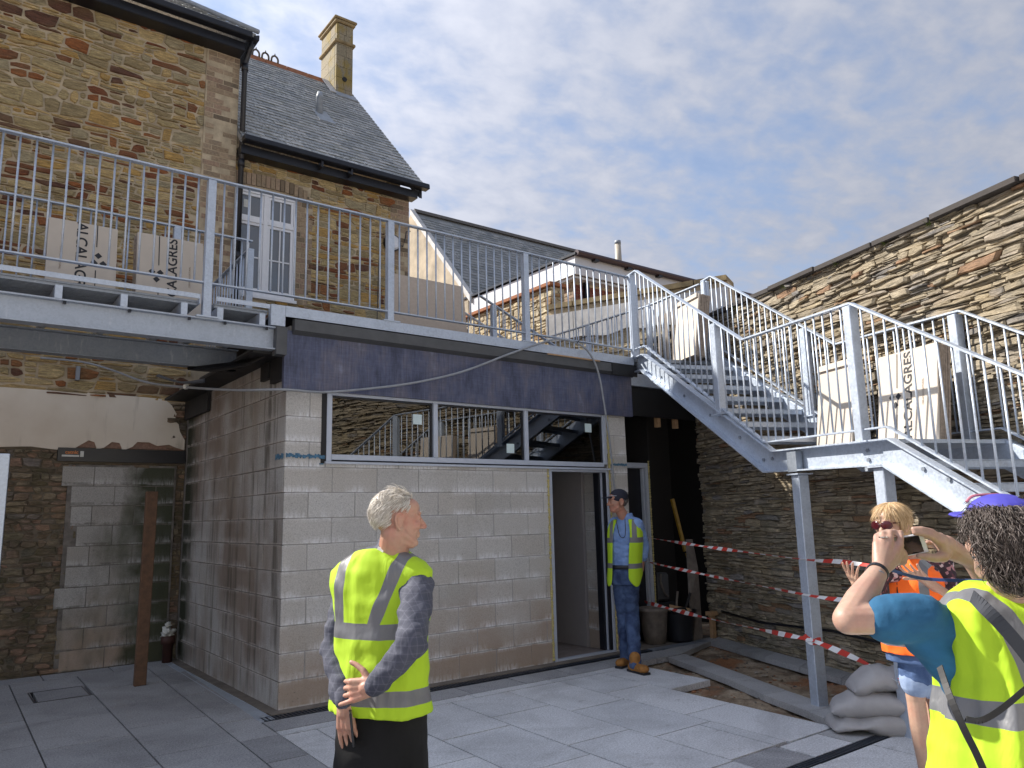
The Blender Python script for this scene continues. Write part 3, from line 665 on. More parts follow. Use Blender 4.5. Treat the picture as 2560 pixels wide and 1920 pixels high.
# ------------------------------------------------------------------ tall stone building (left)
tb = thing('stone_house', (-3, 3.3, 0), 'tall rubble stone house at the left with black gutter and hipped slate roof', 'house')
core = MB(); core.box((-9,3.32,3.0),(.455,3.8,7.95)); core.box((.30,3.8,0),(.455,9.2,7.95)); wall = core.build('wall', M['mortar'], tb)
U = (1,0,0); F = (0,-1,0)
pl = courses(-3.6, .42, 3.02, 7.95, .05, .17, .12, .46, .45, 11, .05)
quo = [(-.02 if (k//3) % 2 else .13, .5, 3.4+.45*k/2*1.0, 3.4+.45*(k+1)/2) for k in range(21)]
pl = rect_cut(pl, [(.02, .5, 3.3, 8.0)])
stones((0,3.32,0), U, F, pl, wall, M['stone_buff'], gap=.012, proud=.006, prand=.026, rs=4, chaikin=False, key=lambda t: -(t[0] if t[2] > -2.3 else 0))
def brickrun(parent, O, U, Nn, x0, x1, z0, z1, m, L_=.225, H=.075, tooth=None, name='brick', th=.05, depth=.012, rs=1, clipf=None):
    rg = random.Random(rs); O = Vector(O); U = Vector(U); Nn = Vector(Nn); j = 0; z = z0
    while z+H*.6 < z1:
        a0 = x0+(tooth(j) if tooth else 0); x = a0-(L_/2 if j % 2 else 0)
        while x < x1-.01:
            a, b_ = max(x, a0), min(x+L_, x1)
            if b_-a > .03 and (clipf is None or clipf((a+b_)/2, z+H/2)):
                q = MB(); d = depth+rg.uniform(-.004,.005); e = .005
                P = [O+U*(a+e)+Vector((0,0,z+e)), O+U*(b_-e)+Vector((0,0,z+e)), O+U*(b_-e)+Vector((0,0,z+H-e)), O+U*(a+e)+Vector((0,0,z+H-e))]
                q.prism([p_+Nn*d for p_ in P], -Nn*th, rg.random()); q.build(name, m, parent)
            x += L_
        z += H; j += 1
brickrun(wall, (0,3.32,0), U, F, .02, .455, 3.5, 7.9, M['brick_buff'], tooth=lambda j: .0 if (j//4) % 2 else .02, depth=.016, rs=9)
MB().box((.02,3.305,3.5),(.455,3.33,7.92)).build('mortar_bed', M['mortar'], wall)
gt = MB(); gt.prism([(-9,2.93,8.0),(-9,2.93,8.09),(-9,3.06,8.09),(-9,3.06,8.0)], (9.50,0,0)); gt.box((-9,3.08,7.86),(.46,3.32,7.99)); gt.prism([(.455,3.07,8.0),(.455,3.07,8.09),(.60,2.95,8.09),(.60,2.95,8.0)], (0,6,0))
gt.build('gutter', M['black'], tb, bevel=.01)
def roofplane(parent, name, pts, m, th=.05):
    a, b_, c = Vector(pts[0]), Vector(pts[1]), Vector(pts[2]); nrm = (b_-a).cross(c-a).normalized()
    if nrm.z < 0: nrm = -nrm
    return MB().prism(pts, -nrm*th).build(name, m, parent)
rp = roofplane(tb, 'roof', [(-9,2.98,8.10),(.56,2.98,8.10),(-1.4,4.94,9.66),(-9,4.94,9.66)], M['slate'])
roofplane(tb, 'roof_hip_side', [(.565,3.0,8.095),(.565,6.9,8.095),(-1.39,4.96,9.655)], M['slate'])
MB().tube([(.58,2.96,8.13),(-1.40,4.94,9.70)], .035, 8).build('hip_lead', M['lead'], tb, smooth=True)
def slates(parent, O, U, V, W, Ln, m, w_=.19, ex=.125, limit=300, rs=1, name='slate', cut=None):
    rg = random.Random(rs); O = Vector(O); U = Vector(U).normalized(); V = Vector(V).normalized(); Nn = U.cross(V).normalized()
    if Nn.z < 0: Nn = -Nn
    k = 0; rows = int(Ln/ex); st = MB()
    for j in range(rows):
        x = -(w_/2 if j % 2 else 0)
        while x < W-.01:
            a, b_ = max(0, x)+.003, min(W, x+w_)-.003
            if b_-a > .02 and (cut is None or cut(a, b_, j*ex)):
                y = j*ex+rg.uniform(-.006,.006); t = rg.uniform(0,.004); dl = rg.uniform(-.003,.003)
                P = [O+U*a+V*y+Nn*(.018+t), O+U*b_+V*(y+dl)+Nn*(.018+t+dl), O+U*b_+V*(y+ex*1.5)+Nn*.004, O+U*a+V*(y+ex*1.5)+Nn*.004]
                q = MB().prism(P, -Nn*.007, rg.random())
                if k < limit: q.build(name, m, parent)
                else: st.add(q.v, q.f, rg.random())
                k += 1
            x += w_
    if st.v: st.build(name+'_courses', m, parent, kind='stuff')
slates(rp, (-3.2,2.98,8.10), (1,0,0), (0,1.96,1.56), 3.7, 2.3, M['slate'], limit=0, cut=lambda a, b_, y: -3.2+b_ < .5-y*.78)
# lower rear wall of the court
lw = tb
lower = MB().box((-9,3.34,-.1),(.009,3.7,3.0)).build('court_wall', M['mortar_dark'], tb)
pl = courses(-3.4, .0, 0.0, 3.02, .055, .10, .09, .26, .2, 21, .03)
pl = rect_cut(pl, [(-1.12, -.10, -.2, 2.2), (-3.6, -.24, 2.40, 3.06), (-1.36, .02, 2.26, 2.44)])
stones((0,3.34,0), U, F, pl, lower, M['stone_low'], gap=.007, proud=.0, prand=.045, rs=5, chaikin=False)
pp = [(-9,2.43),(-2.6,2.42),(-1.9,2.415),(-1.62,2.43),(-1.36,2.40),(-1.28,2.43),(-1.2,2.42),(-1.13,2.47),(-1.06,2.52),(-1.0,2.50),(-.97,2.42),(-.90,2.44),(-.82,2.51),(-.74,2.50),(-.70,2.41),(-.60,2.46),(-.55,2.52),(-.42,2.52),(-.33,2.48),(-.2,2.50),(-.10,2.46),(-.02,2.44),(-.02,2.56),(-.08,2.66),(-.10,2.75),(-.15,2.80),(-.13,2.88),(-.19,2.98),(-.27,3.05),(-.5,3.06),(-1.2,3.065),(-9,3.07)]
MB().prism([(x,3.34,z) for x, z in pp], (0,-.035,0)).build('plaster_band', M['plasterband'], tb)
MB().box((-1.36,3.318,2.435),(-.03,3.339,2.53)).build('bare_brickwork', M['brick_old'], tb)
li = MB().box((-1.36,3.275,2.275),(-.012,3.36,2.425)).build('lintel', M['black'], tb)
ib = MB().box((-1.24,3.298,0),(-.10,3.338,2.24)).build('infill_wall', M['joint_low'], tb)
for j in range(10):
    z0 = .222*j; o_ = .22*(j % 2); x = -1.20-o_; lft = -1.22+.10*math.sin(j*1.3)-(.12 if j < 3 else 0)
    while x < -.14:
        a, b_ = max(x, lft), min(x+.44, -.12)
        if b_-a > .05: block(round(a,2), round(b_,2), round(z0,3), round(z0+.222,3), 3.293, ib, M['block_low'])
        x += .44
# lintel maker's label
def text_mesh(body, size, m, name='lettering', bold=0.0, ext=.0006, spacing=1.0):
    cu = bpy.data.curves.new(name, 'FONT'); cu.body = body; cu.size = size; cu.align_x = 'CENTER'; cu.align_y = 'CENTER'; cu.extrude = ext; cu.offset = bold; cu.space_character = spacing
    o = bpy.data.objects.new('tmp_text', cu); scn.collection.objects.link(o); dg = bpy.context.evaluated_depsgraph_get()
    me = bpy.data.meshes.new_from_object(o.evaluated_get(dg)); bpy.data.objects.remove(o); me.name = name; me.materials.clear(); me.materials.append(m); return me
def place(name, me, loc, X, Y, parent, scale=1.0):
    X = Vector(X).normalized(); Y = Vector(Y).normalized(); Z = X.cross(Y)
    o = bpy.data.objects.new(name, me); link(o, loc, parent)
    o.rotation_euler = Matrix((X, Y, Z)).transposed().to_euler(); o.scale = (scale,)*3; return o
M['orange_ink'] = simple('orange_print', (.65,.22,.06), .6)
place('lettering', text_mesh('catnic', .055, M['orange_ink'], bold=.0012), (-1.225,3.272,2.375), (1,0,0), (0,0,1), li)
MB().box((-1.32,3.270,2.325),(-1.15,3.2745,2.345)).build('label', M['rag'], li); MB().box((-1.14,3.270,2.325),(-1.105,3.2745,2.39)).build('label', M['rag'], li)
# ------------------------------------------------------------------ second house
h2 = thing('slate_roofed_house', (1.8, 3.3, 0), 'lower stone house wing with grey slate roof, tall chimney and white casement window', 'house')
cw = MB()
for (a, b_, c, d) in ((.456,3.12,0,4.53),(.456,3.12,6.04,6.62),(1.33,3.12,4.53,6.04)): cw.box((a,3.34,c),(b_,3.6,d))
cw.prism([(3.12,3.6,0),(3.12,7.0,0),(3.12,7.0,8.2),(3.12,5.93,9.4),(3.12,3.6,6.95)], (-.25,0,0))
w2 = cw.build('wall', M['mortar'], h2)
pl = courses(.46, 2.90, 3.3, 6.56, .05, .15, .12, .40, .45, 31, .04); pl = rect_cut(pl, [(.40, 1.50, 4.50, 6.24)])
stones((0,3.34,0), U, F, pl, w2, M['stone_buff'], gap=.007, proud=.006, prand=.018, rs=6, limit=260, chaikin=False)
brickrun(w2, (0,3.34,0), U, F, 1.33, 1.56, 4.5, 6.05, M['brick_buff'], tooth=None, depth=.018, rs=3, L_=.12)
brickrun(w2, (0,3.34,0), U, F, 2.80, 3.125, 3.4, 6.5, M['brick_buff'], tooth=lambda j: .0 if (j//4) % 2 else .02, depth=.018, rs=4)
MB().box((1.33,3.325,4.5),(1.56,3.345,6.1)).build('mortar_bed', M['mortar'], w2); MB().box((.456,3.325,6.03),(1.5,3.345,6.24)).build('mortar_bed', M['mortar'], w2); MB().box((2.8,3.325,3.4),(3.12,3.345,6.5)).build('mortar_bed', M['mortar'], w2)
for k in range(15):          # soldier arch
    t = (k+.5)/15; x = .47+t*1.0; zc_ = 6.045+.035*(1-(2*t-1)**2)-(.05 if t > .8 else 0)*(t-.8)*5
    MB().prism([(x-.028,3.30,zc_),(x+.028,3.30,zc_),(x+.030,3.30,zc_+.17),(x-.030,3.30,zc_+.17)], (0,.045,0), random.random()).build('arch_brick', M['brick_buff'], w2)
# window of the second house
ww = MB(); yy0, yy1 = 3.33, 3.40
def fr(a, b_, c, d): ww.box((a,yy0,c),(b_,yy1,d))
fr(.465,.50,4.535,6.03); fr(1.29,1.325,4.535,6.03); fr(.501,1.289,5.97,6.03); fr(.501,1.289,4.535,4.60); fr(.865,.925,4.601,5.969); fr(.501,.864,5.555,5.61); fr(.926,1.289,5.555,5.61)
uw = ww.build('window', M['upvc'], h2, bevel=.004)
s_ = MB()
for (a, b_) in ((.502,.863),(.927,1.288)):
    for (c, d) in ((4.602,5.553),(5.612,5.968)):
        for q in ((a,a+.035,c,d),(b_-.035,b_,c,d),(a+.036,b_-.036,c,c+.035),(a+.036,b_-.036,d-.035,d)): s_.box((q[0],3.345,q[2]),(q[1],3.395,q[3]))
    s_.box((a+.036,3.352,5.06),(b_-.036,3.385,5.078)); mx = (a+b_)/2; s_.box((mx-.008,3.352,4.64),(mx+.008,3.385,5.059)); s_.box((mx-.008,3.352,5.079),(mx+.008,3.385,5.515)); s_.box((mx-.008,3.352,5.65),(mx+.008,3.385,5.93))
s_.build('sash', M['upvc'], uw)
for (a, b_) in ((.502,.863),(.927,1.288)):
    for (c, d) in ((4.602,5.553),(5.612,5.968)): MB().box((a+.03,3.366,c+.03),(b_-.03,3.372,d-.03)).build('pane', M['glass_up'], uw)
MB().box((.60,3.36,5.76),(.68,3.365,5.87)).build('glazing_label', M['rag'], uw)
MB().box((.45,3.28,4.49),(1.34,3.40,4.53)).build('sill', M['upvc'], uw)
# roof
RV = (0, 2.69, 2.88); eO = (.46, 3.10, 6.66)
r2 = roofplane(h2, 'roof', [(.46,3.12,6.62),(3.27,3.12,6.62),(3.27,5.93,9.63),(.46,5.93,9.63)], M['slate'], .06)
roofplane(h2, 'roof_rear', [(.46,5.94,9.62),(3.27,5.94,9.62),(3.27,8.6,6.8),(.46,8.6,6.8)], M['slate'], .06)
slates(r2, (.46,3.10,6.615), (1,0,0), (0,2.81,3.01), 2.83, 4.1, M['slate'], w_=.185, ex=.128, limit=300, rs=5)
gg = MB(); gg.prism([(.47,2.99,6.55),(.47,3.0,6.64),(.47,3.13,6.64),(.47,3.13,6.55)], (2.84,0,0)); g2 = gg.build('gutter', M['black'], h2, bevel=.012)
MB().box((.47,3.14,6.42),(3.17,3.325,6.54)).build('fascia_board', M['black'], h2)
for x in (1.55, 2.0): MB().box((x,3.02,6.46),(x+.03,3.14,6.56)).build('gutter_bracket', M['black'], h2)
MB().prism([(3.19,3.13,6.43),(3.19,3.13,6.56),(3.19,3.7,7.10),(3.19,3.7,6.97)], (.05,0,0)).build('barge_end', M['black'], h2)
rt = MB()
for k in range(6):
    a = .47+k*.40; MB().prism([(a,5.84,9.57),(a,5.93,9.71),(a,6.02,9.57)], (.39,0,0)).build('ridge_tile', M['clay'], r2)
for gx in (.62, 1.50):
    for k in range(3):
        c = Vector((gx+k*.17, 5.93, 9.70)); q = MB(); ar = [c+Vector((.06*math.cos(t), 0, .05+.075*math.sin(t))) for t in [math.pi*i/8 for i in range(9)]]
        q.tube([ar[0]-Vector((0,0,.06))]+ar+[ar[-1]-Vector((0,0,.06))], .018, 6); q.tube([c+Vector((0,0,.12)), c+Vector((0,0,.175))], .018, 6, rs=[.02,.006]); q.build('ridge_crest', M['coping'], r2, smooth=True)
# chimney
ch = MB().box((2.885,5.615,8.7),(3.195,6.285,10.74)).build('chimney', M['mortar'], h2)
M['ashlar'] = brick_mat('lichened_ashlar', (.26,.21,.13), (.36,.30,.18), (.22,.19,.14))
def ash():
    t = NT('ashlar_lichen'); r = t.oi.outputs['Random']; c = t.ramp(r, [(0,(.20,.18,.13)),(.5,(.29,.25,.17)),(1,(.25,.21,.15))]); n = t.noise(30,5,.7); l = t.noise(3.5,5,.7,(1,1,.5))
    c = t.mix(.7, c, t.ramp(n, [(.3,.5),(.7,1.3)]), 'MULTIPLY'); c = t.mix(t.math('MULTIPLY', t.ramp(l, [(.50,0.),(.58,1.)]), .75), c, (.26,.19,.045))
    return t.fin(c, .92, 0., t.bump(n, .5, .008))
M['ashlar'] = ash()
for j in range(9):
    z0 = 8.75+.222*j; z1 = min(z0+.222, 10.73)
    sp = 3.03 if j % 2 else 3.07
    for a, b_ in ((2.870,sp),(sp,3.205)): MB().box((a+.003,5.60,z0+.003),(b_-.003,5.66,z1-.003)).build('ashlar_block', M['ashlar'], ch)
    sp = 5.95 if j % 2 else 5.86
    for a, b_ in ((5.665,sp),(sp,6.29)): MB().box((2.870,a+.003,z0+.003),(2.90,b_-.003,z1-.003)).build('ashlar_block', M['ashlar'], ch)
def ring(z0, z1, o_, nm): MB().box((2.87-o_,5.60-o_,z0),(3.205+o_,6.29+o_,z1)).build(nm, M['cop_lich'], ch, bevel=.015)
ring(10.33,10.39,.04,'string_course'); ring(10.745,10.80,.035,'cap'); ring(10.801,10.85,.06,'cap')
MB().tube([(3.04,5.58,9.62),(3.04,5.62,9.62)], .045, 10).build('vent_hole', M['blackmat'], ch)
MB().prism([(2.74,5.52,9.24),(2.86,5.52,9.24),(2.86,5.94,9.70),(2.74,5.94,9.70)], (0,-.012,.012)).build('flashing', M['lime'], ch)
MB().prism([(2.84,5.45,9.16),(3.24,5.45,9.16),(3.24,5.60,9.32),(2.84,5.60,9.32)], (0,-.012,.012)).build('flashing', M['lead'], ch)
vp_ = MB().tube([(2.12,4.52,8.05),(2.12,4.52,8.40),(2.12,4.52,8.41),(2.12,4.52,8.52)], .05, 12, rs=[.062,.052,.062,.04]).build('vent_pipe', M['lead'], r2, smooth=True)
MB().prism([(2.02,4.26,7.88),(2.30,4.26,7.88),(2.26,4.58,8.22),(2.02,4.58,8.22)], (0,-.01,.01)).build('vent_flashing', M['lead'], r2)
# downpipe
dp = thing('downpipe', (.50,3.22,3.4), 'black cast iron downpipe in the corner between the two stone houses', 'downpipe')
MB().tube([(.50,3.22,3.2),(.50,3.22,7.75),(.52,3.12,7.9),(.54,3.04,8.02)], .036, 12).build('pipe', M['black'], dp, smooth=True)
for z in (7.70, 6.3, 5.0): MB().tube([(.50,3.22,z-.05),(.50,3.22,z+.05)], .047, 12).build('collar', M['black'], dp, smooth=True)
# wall lamp with cable
lp = thing('wall_lamp', (2.80,3.2,5.66), 'round white bulkhead lamp with black rim on the stone house corner', 'lamp')
MB().tube([(2.80,3.31,5.66),(2.80,3.23,5.66)], .13, 20).build('rim', M['black'], lp, smooth=False); MB().tube([(2.80,3.229,5.66),(2.80,3.20,5.66)], .1, 20, rs=[.115,.09]).build('diffuser', M['lampwhite'], lp)
cb = [(2.92,3.28,5.66),(2.99,3.28,5.65),(3.03,3.28,5.78),(3.05,3.28,5.90),(3.12,3.28,5.92)]
MB().tube(cb, .008, 6).build('flex', M['black'], lp); MB().tube([(2.68,3.27,5.66),(2.60,3.27,5.60),(2.58,3.28,5.2),(2.56,3.28,4.3),(2.53,3.28,3.7)], .006, 6).build('flex', M['black'], lp)
# ------------------------------------------------------------------ buildings further off
h3 = thing('rendered_gable_house', (12, 10, 0), 'far house with weathered slate roof and cream rendered gable with white verge', 'house')
gp = [(8.0,8.94,7.13),(8.0,11.83,10.31),(8.0,14.7,7.13),(8.0,14.7,0),(8.0,8.94,0)]
MB().prism(gp, (.3,0,0)).build('gable_wall', M['render_cream'], h3); MB().box((8.3,9.0,0),(20,14.6,7.0)).build('wall', M['render_cream'], h3)
r3 = roofplane(h3, 'roof', [(8.12,8.80,6.98),(20,8.80,6.98),(20,11.83,10.33),(8.12,11.83,10.33)], M['slate_far'])
roofplane(h3, 'roof_rear', [(8.12,11.84,10.32),(20,11.84,10.32),(20,14.8,6.98),(8.12,14.8,6.98)], M['slate_far'])
slates(r3, (8.12,8.78,6.97), (1,0,0), (0,3.05,3.35), 8.5, 4.4, M['slate_far'], w_=.24, ex=.16, limit=0, rs=8)
MB().prism([(7.96,8.78,7.02),(7.96,11.83,10.40),(7.96,11.83,10.22),(7.96,8.78,6.84)], (.15,0,0)).build('verge', M['lime'], h3)
MB().prism([(8.1,11.74,10.32),(8.1,11.83,10.45),(8.1,11.92,10.32)], (11.5,0,0)).build('ridge', M['coping'], h3)
fb = thing('flat_roofed_building', (10, 5, 0), 'red brick extension with deep white fascia boards and dark roof edge', 'building')
MB().box((8.02,4.92,6.56),(14,4.97,6.96)).build('fascia', M['white_board'], fb); MB().box((8.02,4.975,6.56),(8.07,10,6.96)).build('fascia', M['white_board'], fb)
MB().prism([(7.97,4.85,6.965),(14.1,4.85,6.965),(14.1,10,7.02),(7.97,10,7.02)], (0,0,.05)).build('roof', M['black'], fb)
MB().tube([(8.0,4.84,7.0),(14.1,4.84,7.0)], .07, 8).build('gutter', simple('maroon_gutter', (.05,.025,.028), .4), fb)
for k in range(6): MB().box((8.5+k*1.0,4.80,6.90),(8.62+k*1.0,4.92,6.97)).build('gutter_bracket', M['black'], fb)
MB().box((8.07,5.0,6.50),(14,9.9,6.555)).build('soffit', M['white_board'], fb)
fwl = MB().box((8.22,5.22,0),(14,5.4,6.5)).build('wall', M['mortar'], fb); MB().box((8.22,5.4,0),(8.4,9.9,6.5)).build('wall', M['mortar'], fb)
brickrun(fwl, (0,5.22,0), U, F, 8.22, 11.2, 5.62, 6.49, M['brick_red'], depth=.012, rs=5)
brickrun(fwl, (8.22,0,0), (0,-1,0), (-1,0,0), -5.75, -5.21, 5.62, 6.49, M['brick_buff'], depth=.012, rs=6)
MB().box((8.48,5.12,0),(8.60,5.20,6.95)).build('downpipe', M['black'], fb)
a = pY(*[v/1.1573 for v in (1000+1725/3.16,500+320/3.16)], 8.0); b_ = pY(*[v/1.1573 for v in (1000+1728/3.16,500+510/3.16)], 8.0)
fl = thing('flue_pipe', b_, 'beige flue pipe standing on the dark roof edge against the sky', 'pipe')
MB().tube([(b_.x,8,6.9),(b_.x,8,b_.z),(b_.x,8,b_.z+.06),(b_.x,8,a.z-.12)], .1, 14, rs=[.11,.11,.095,.085]).build('pipe', M['flue'], fl, smooth=True)
MB().tube([(b_.x,8,a.z-.118),(b_.x,8,a.z-.02),(b_.x,8,a.z)], .1, 14, rs=[.09,.09,.05]).build('terminal', M['lead'], fl, smooth=True)
# stone pillar wall with terracotta coping
pw = thing('garden_wall', (6.45,5,0), 'sunlit rubble wall ending in a pillar with terracotta tile coping', 'wall')
pc = MB().box((6.30,3.72,0),(6.62,9.5,5.68)).build('wall_core', M['mortar'], pw)
pl = courses(-7.6, -3.68, 2.6, 5.66, .06, .16, .14, .42, .3, 51, .05); stones((6.30,0,0), (0,-1,0), (-1,0,0), [[(x, z) for x, z in p] for p in pl], pc, M['stone_far'], gap=.009, proud=.008, prand=.03, limit=140, rs=9, chaikin=False)
pl = cells(6.31, 6.62, 2.6, 5.66, .16, .07, .2, rs=52); stones((0,3.72,0), U, F, pl, pc, M['stone_far'], gap=.01, proud=.012, prand=.02, rs=10)
for k in range(14): MB().box((6.22,3.64+.42*k,5.69),(6.70,3.64+.42*k+.415,5.75)).build('coping_tile', M['clay'], pw)
# diagonal wall with slab coping and white render band
dw = thing('boundary_wall', (7,2,0), 'old yellowish rubble wall with stone slab coping and peeling white band', 'wall')
A_ = Vector((6.0,3.50,0)); B_ = Vector((8.3,-.1,0)); B_ = A_+(Vector((6.80,1.70,0))-A_)*1.62; du = (B_-A_).normalized(); dn = Vector((-du.y, du.x, 0))
if dn.dot(CAM-A_) < 0: dn = -dn
Lw = (B_-A_).length
dc = MB().prism([A_-dn*.4, B_-dn*.4, B_, A_], (0,0,5.12)).build('wall_core', M['mortar'], dw)
pl = courses(0, Lw, 2.2, 4.62, .06, .18, .15, .45, .3, 61, .05); stones(A_, du, dn, pl, dc, M['stone_far'], gap=.01, proud=.008, prand=.035, limit=220, rs=11, chaikin=False)
for k in range(6):
    P = [A_+du*(Lw/6*k+.012)+dn*.07, A_+du*(Lw/6*(k+1)-.012)+dn*.07, A_+du*(Lw/6*(k+1)-.012)-dn*.45, A_+du*(Lw/6*k+.012)-dn*.45]; MB().prism([p+Vector((0,0,5.125)) for p in P], (0,0,.085)).build('coping_slab', M['cop_lich'], dw)
    q = []; n_ = 10
    for i in range(n_+1): t = Lw/6*(k+.01+.98*i/n_); q.append(A_+du*t+Vector((0,0,4.60+.09*noise.noise(Vector((t*2.3,1,1)))-.05)))
    P = q+[A_+du*(Lw/6*(k+.99))+Vector((0,0,5.02)), A_+du*(Lw/6*(k+.01))+Vector((0,0,5.02))]; MB().prism(P, dn*.06).build('render_band', M['lime'], dw)
# ------------------------------------------------------------------ big stone wall on the right
AZ = R(20.5); SD = Vector((math.sin(AZ), math.cos(AZ), 0)); WD = Vector((math.cos(AZ), -math.sin(AZ), 0)); P0 = Vector((3.40,-2.82,0))
def sw_(s, w, z=0): return P0+SD*s+WD*w+Vector((0,0,z))
az2 = R(20.7); RU = Vector((-math.sin(az2), -math.cos(az2), 0)); RN = Vector((-math.cos(az2), math.sin(az2), 0)); RO = Vector((5.66,.03,0))
rw = thing('stone_wall', RO, 'tall old slate rubble boundary wall with dark coping behind the steel stairs', 'wall')
def rtop(t): return 4.09-.025*t
rc = MB(); P = [RO-RU*1.0, RO+RU*9.0]
rc.prism([RO, RO+RU*9, RO+RU*9+Vector((0,0,rtop(9)-.06)), RO+Vector((0,0,rtop(0)-.06))], -RN*.5); rc.prism([RO-RU*1.2+Vector((0,0,3.36)), RO+Vector((0,0,3.36)), RO+Vector((0,0,rtop(0)-.06)), RO-RU*1.2+Vector((0,0,rtop(0)-.06))], -RN*.5)
rcore = rc.build('wall_core', M['mortar_dark'], rw)
pl = courses(0, 7.2, 1.75, 4.03, .022, .075, .12, .52, .5, 71, .034); pl += courses(-1.1, 0, 3.4, 4.03, .03, .11, .12, .5, .5, 73, .05)
pl = [q for q in (clip(p, .025, 1, 4.045) for p in pl) if len(q) > 2]
stones(RO, RU, RN, pl, rcore, M['stone_schist'], gap=.003, proud=.004, prand=.055, limit=260, rs=12, chaikin=False, key=lambda t: -(t[0] if t[2] < 5.2 else 0))
M['mortar_low'] = simple('mortar_low', (.26,.22,.165), .95, var=.5, scale=6, bump=.8, bscale=45)  # mortar lightened along with the stones for the shaded lower face
lowc = MB().prism([RO+RN*.001, RO+RU*7.2+RN*.001, RO+RU*7.2+RN*.001+Vector((0,0,1.75)), RO+RN*.001+Vector((0,0,1.75))], RN*.004).build('lower_face', M['mortar_low'], rw)
pl = courses(0, 7.2, .0, 1.75, .022, .075, .12, .52, .5, 72, .034)
stones(RO+RN*.004, RU, RN, pl, lowc, M['stone_schist_shaded'], gap=.003, proud=.004, prand=.045, limit=240, rs=13, chaikin=False, key=lambda t: -(t[0] if t[2] < 4.6 else 0))
rg = random.Random(3); t = -1.15
while t < 8.8:
    l_ = rg.uniform(.55,.95); dz = rg.uniform(-.006,.008); o_ = rg.uniform(.07,.085)
    P = [RO+RU*(t+.008)+RN*o_, RO+RU*(t+l_-.008)+RN*(o_+rg.uniform(-.02,.02)), RO+RU*(t+l_-.008)-RN*.55, RO+RU*(t+.008)-RN*.55]
    P = [p+Vector((0,0,rtop(t if i in (0,3) else t+l_)-.05+dz)) for i, p in enumerate(P)]
    MB().prism(P, (0,0,.05)).build('coping_slate', M['coping_dark'], rw, bevel=.004); t += l_
M['grass'] = simple('wall_tuft', (.10,.13,.02), .8)
tg = MB()
for t in (1.15, 2.1, 2.95, 3.6, 4.1):
    for k in range(16):
        b0 = RO+RU*(t+rg.uniform(-.02,.02))+RN*.045+Vector((0,0,rtop(t)-.07)); e0 = b0+Vector((rg.uniform(-.04,.04), rg.uniform(-.04,.04), rg.uniform(-.04,.05)))+RN*.05; s2 = RU*.004
        tg.add([b0-s2, b0+s2, e0], [(0,1,2)])
tg.build('moss_tuft', M['grass'], rw, kind='stuff')
MB().tube([RO+RU*.2+RN*.03+Vector((0,0,.33)), RO+RU*1.2+RN*.08+Vector((0,0,.30)), RO+RU*2.4+RN*.06+Vector((0,0,.36)), RO+RU*5+RN*.08+Vector((0,0,.30))], .014, 8).build('black_hose', M['black'], rw, smooth=True)
# ------------------------------------------------------------------ steel walkway
sd = thing('steel_walkway', (0,.6,3.05), 'galvanised steel walkway on two beams crossing above the court to the roof deck', 'walkway')
def ibeam(x0, x1, y, z0, z1, fw_, par, m, name='beam'):
    b = MB(); b.box((x0,y-.006,z0+.0125),(x1,y+.006,z1-.0125)); b.box((x0,y-fw_/2,z0),(x1,y+fw_/2,z0+.012)); b.box((x0,y-fw_/2,z1-.012),(x1,y+fw_/2,z1)); return b.build(name, m, par)
ibeam(-5.2, -.085, -.02, 3.045, 3.25, .12, sd, M['gal_beam']); ibeam(-5.2, -.16, .95, 3.02, 3.22, .12, sd, M['gal_dull'])
for x in (-4.5,-4.05,-3.6,-3.15,-2.7,-2.26,-1.81,-1.36,-.91,-.62,-.26):
    MB().box((x-.025,-.075,3.2525),(x+.025,1.22,3.355)).build('joist', M['gal'], sd); 
    MB().tube([(x+.045,-.065,3.215),(x+.045,-.065,3.24)], .013, 6).build('bolt', M['alu_dark'], sd)
for (a, b_) in ((-5.2,-.79),(-.66,-.20)):
    for k in range(5):
        q = MB(); y = -.03+k*.25; q.box((a,y,3.385),(b_,y+.243,3.40))
        for j in range(7): q.box((a,y+.012+j*.034,3.362),(b_,y+.026+j*.034,3.3845))
        q.build('deck_plank', M['gal_deck'], sd)
MB().box((-5.2,-.085,3.405),(-.79,-.078,3.445)).build('edge_angle', M['gal'], sd); MB().box((-.66,-.085,3.405),(-.20,-.078,3.445)).build('edge_angle', M['gal'], sd)
MB().box((-.795,-.085,3.36),(-.788,1.2,3.41)).build('end_plate', M['gal'], sd); MB().box((-.19,-.09,3.26),(-.06,-.02,3.45)).build('end_plate', M['gal'], sd)
MB().box((-.059,-.095,3.352),(4.36,-.088,3.45)).build('edge_angle', M['gal'], sd); MB().box((-.059,-.087,3.43),(4.36,3.1,3.45)).build('roof_deck', M['rubber'], sd)
MB().prism([(4.365,-.09,3.40),(5.45,-.49,3.40),(5.66,.6,3.40),(5.66,3.1,3.40),(4.365,3.1,3.40)], (0,0,.045)).build('roof_deck', M['gal_dull'], sd)
BAL = MB().tube([(0,0,0),(0,0,1)], .0085, 6).mesh('baluster', M['gal'], True)
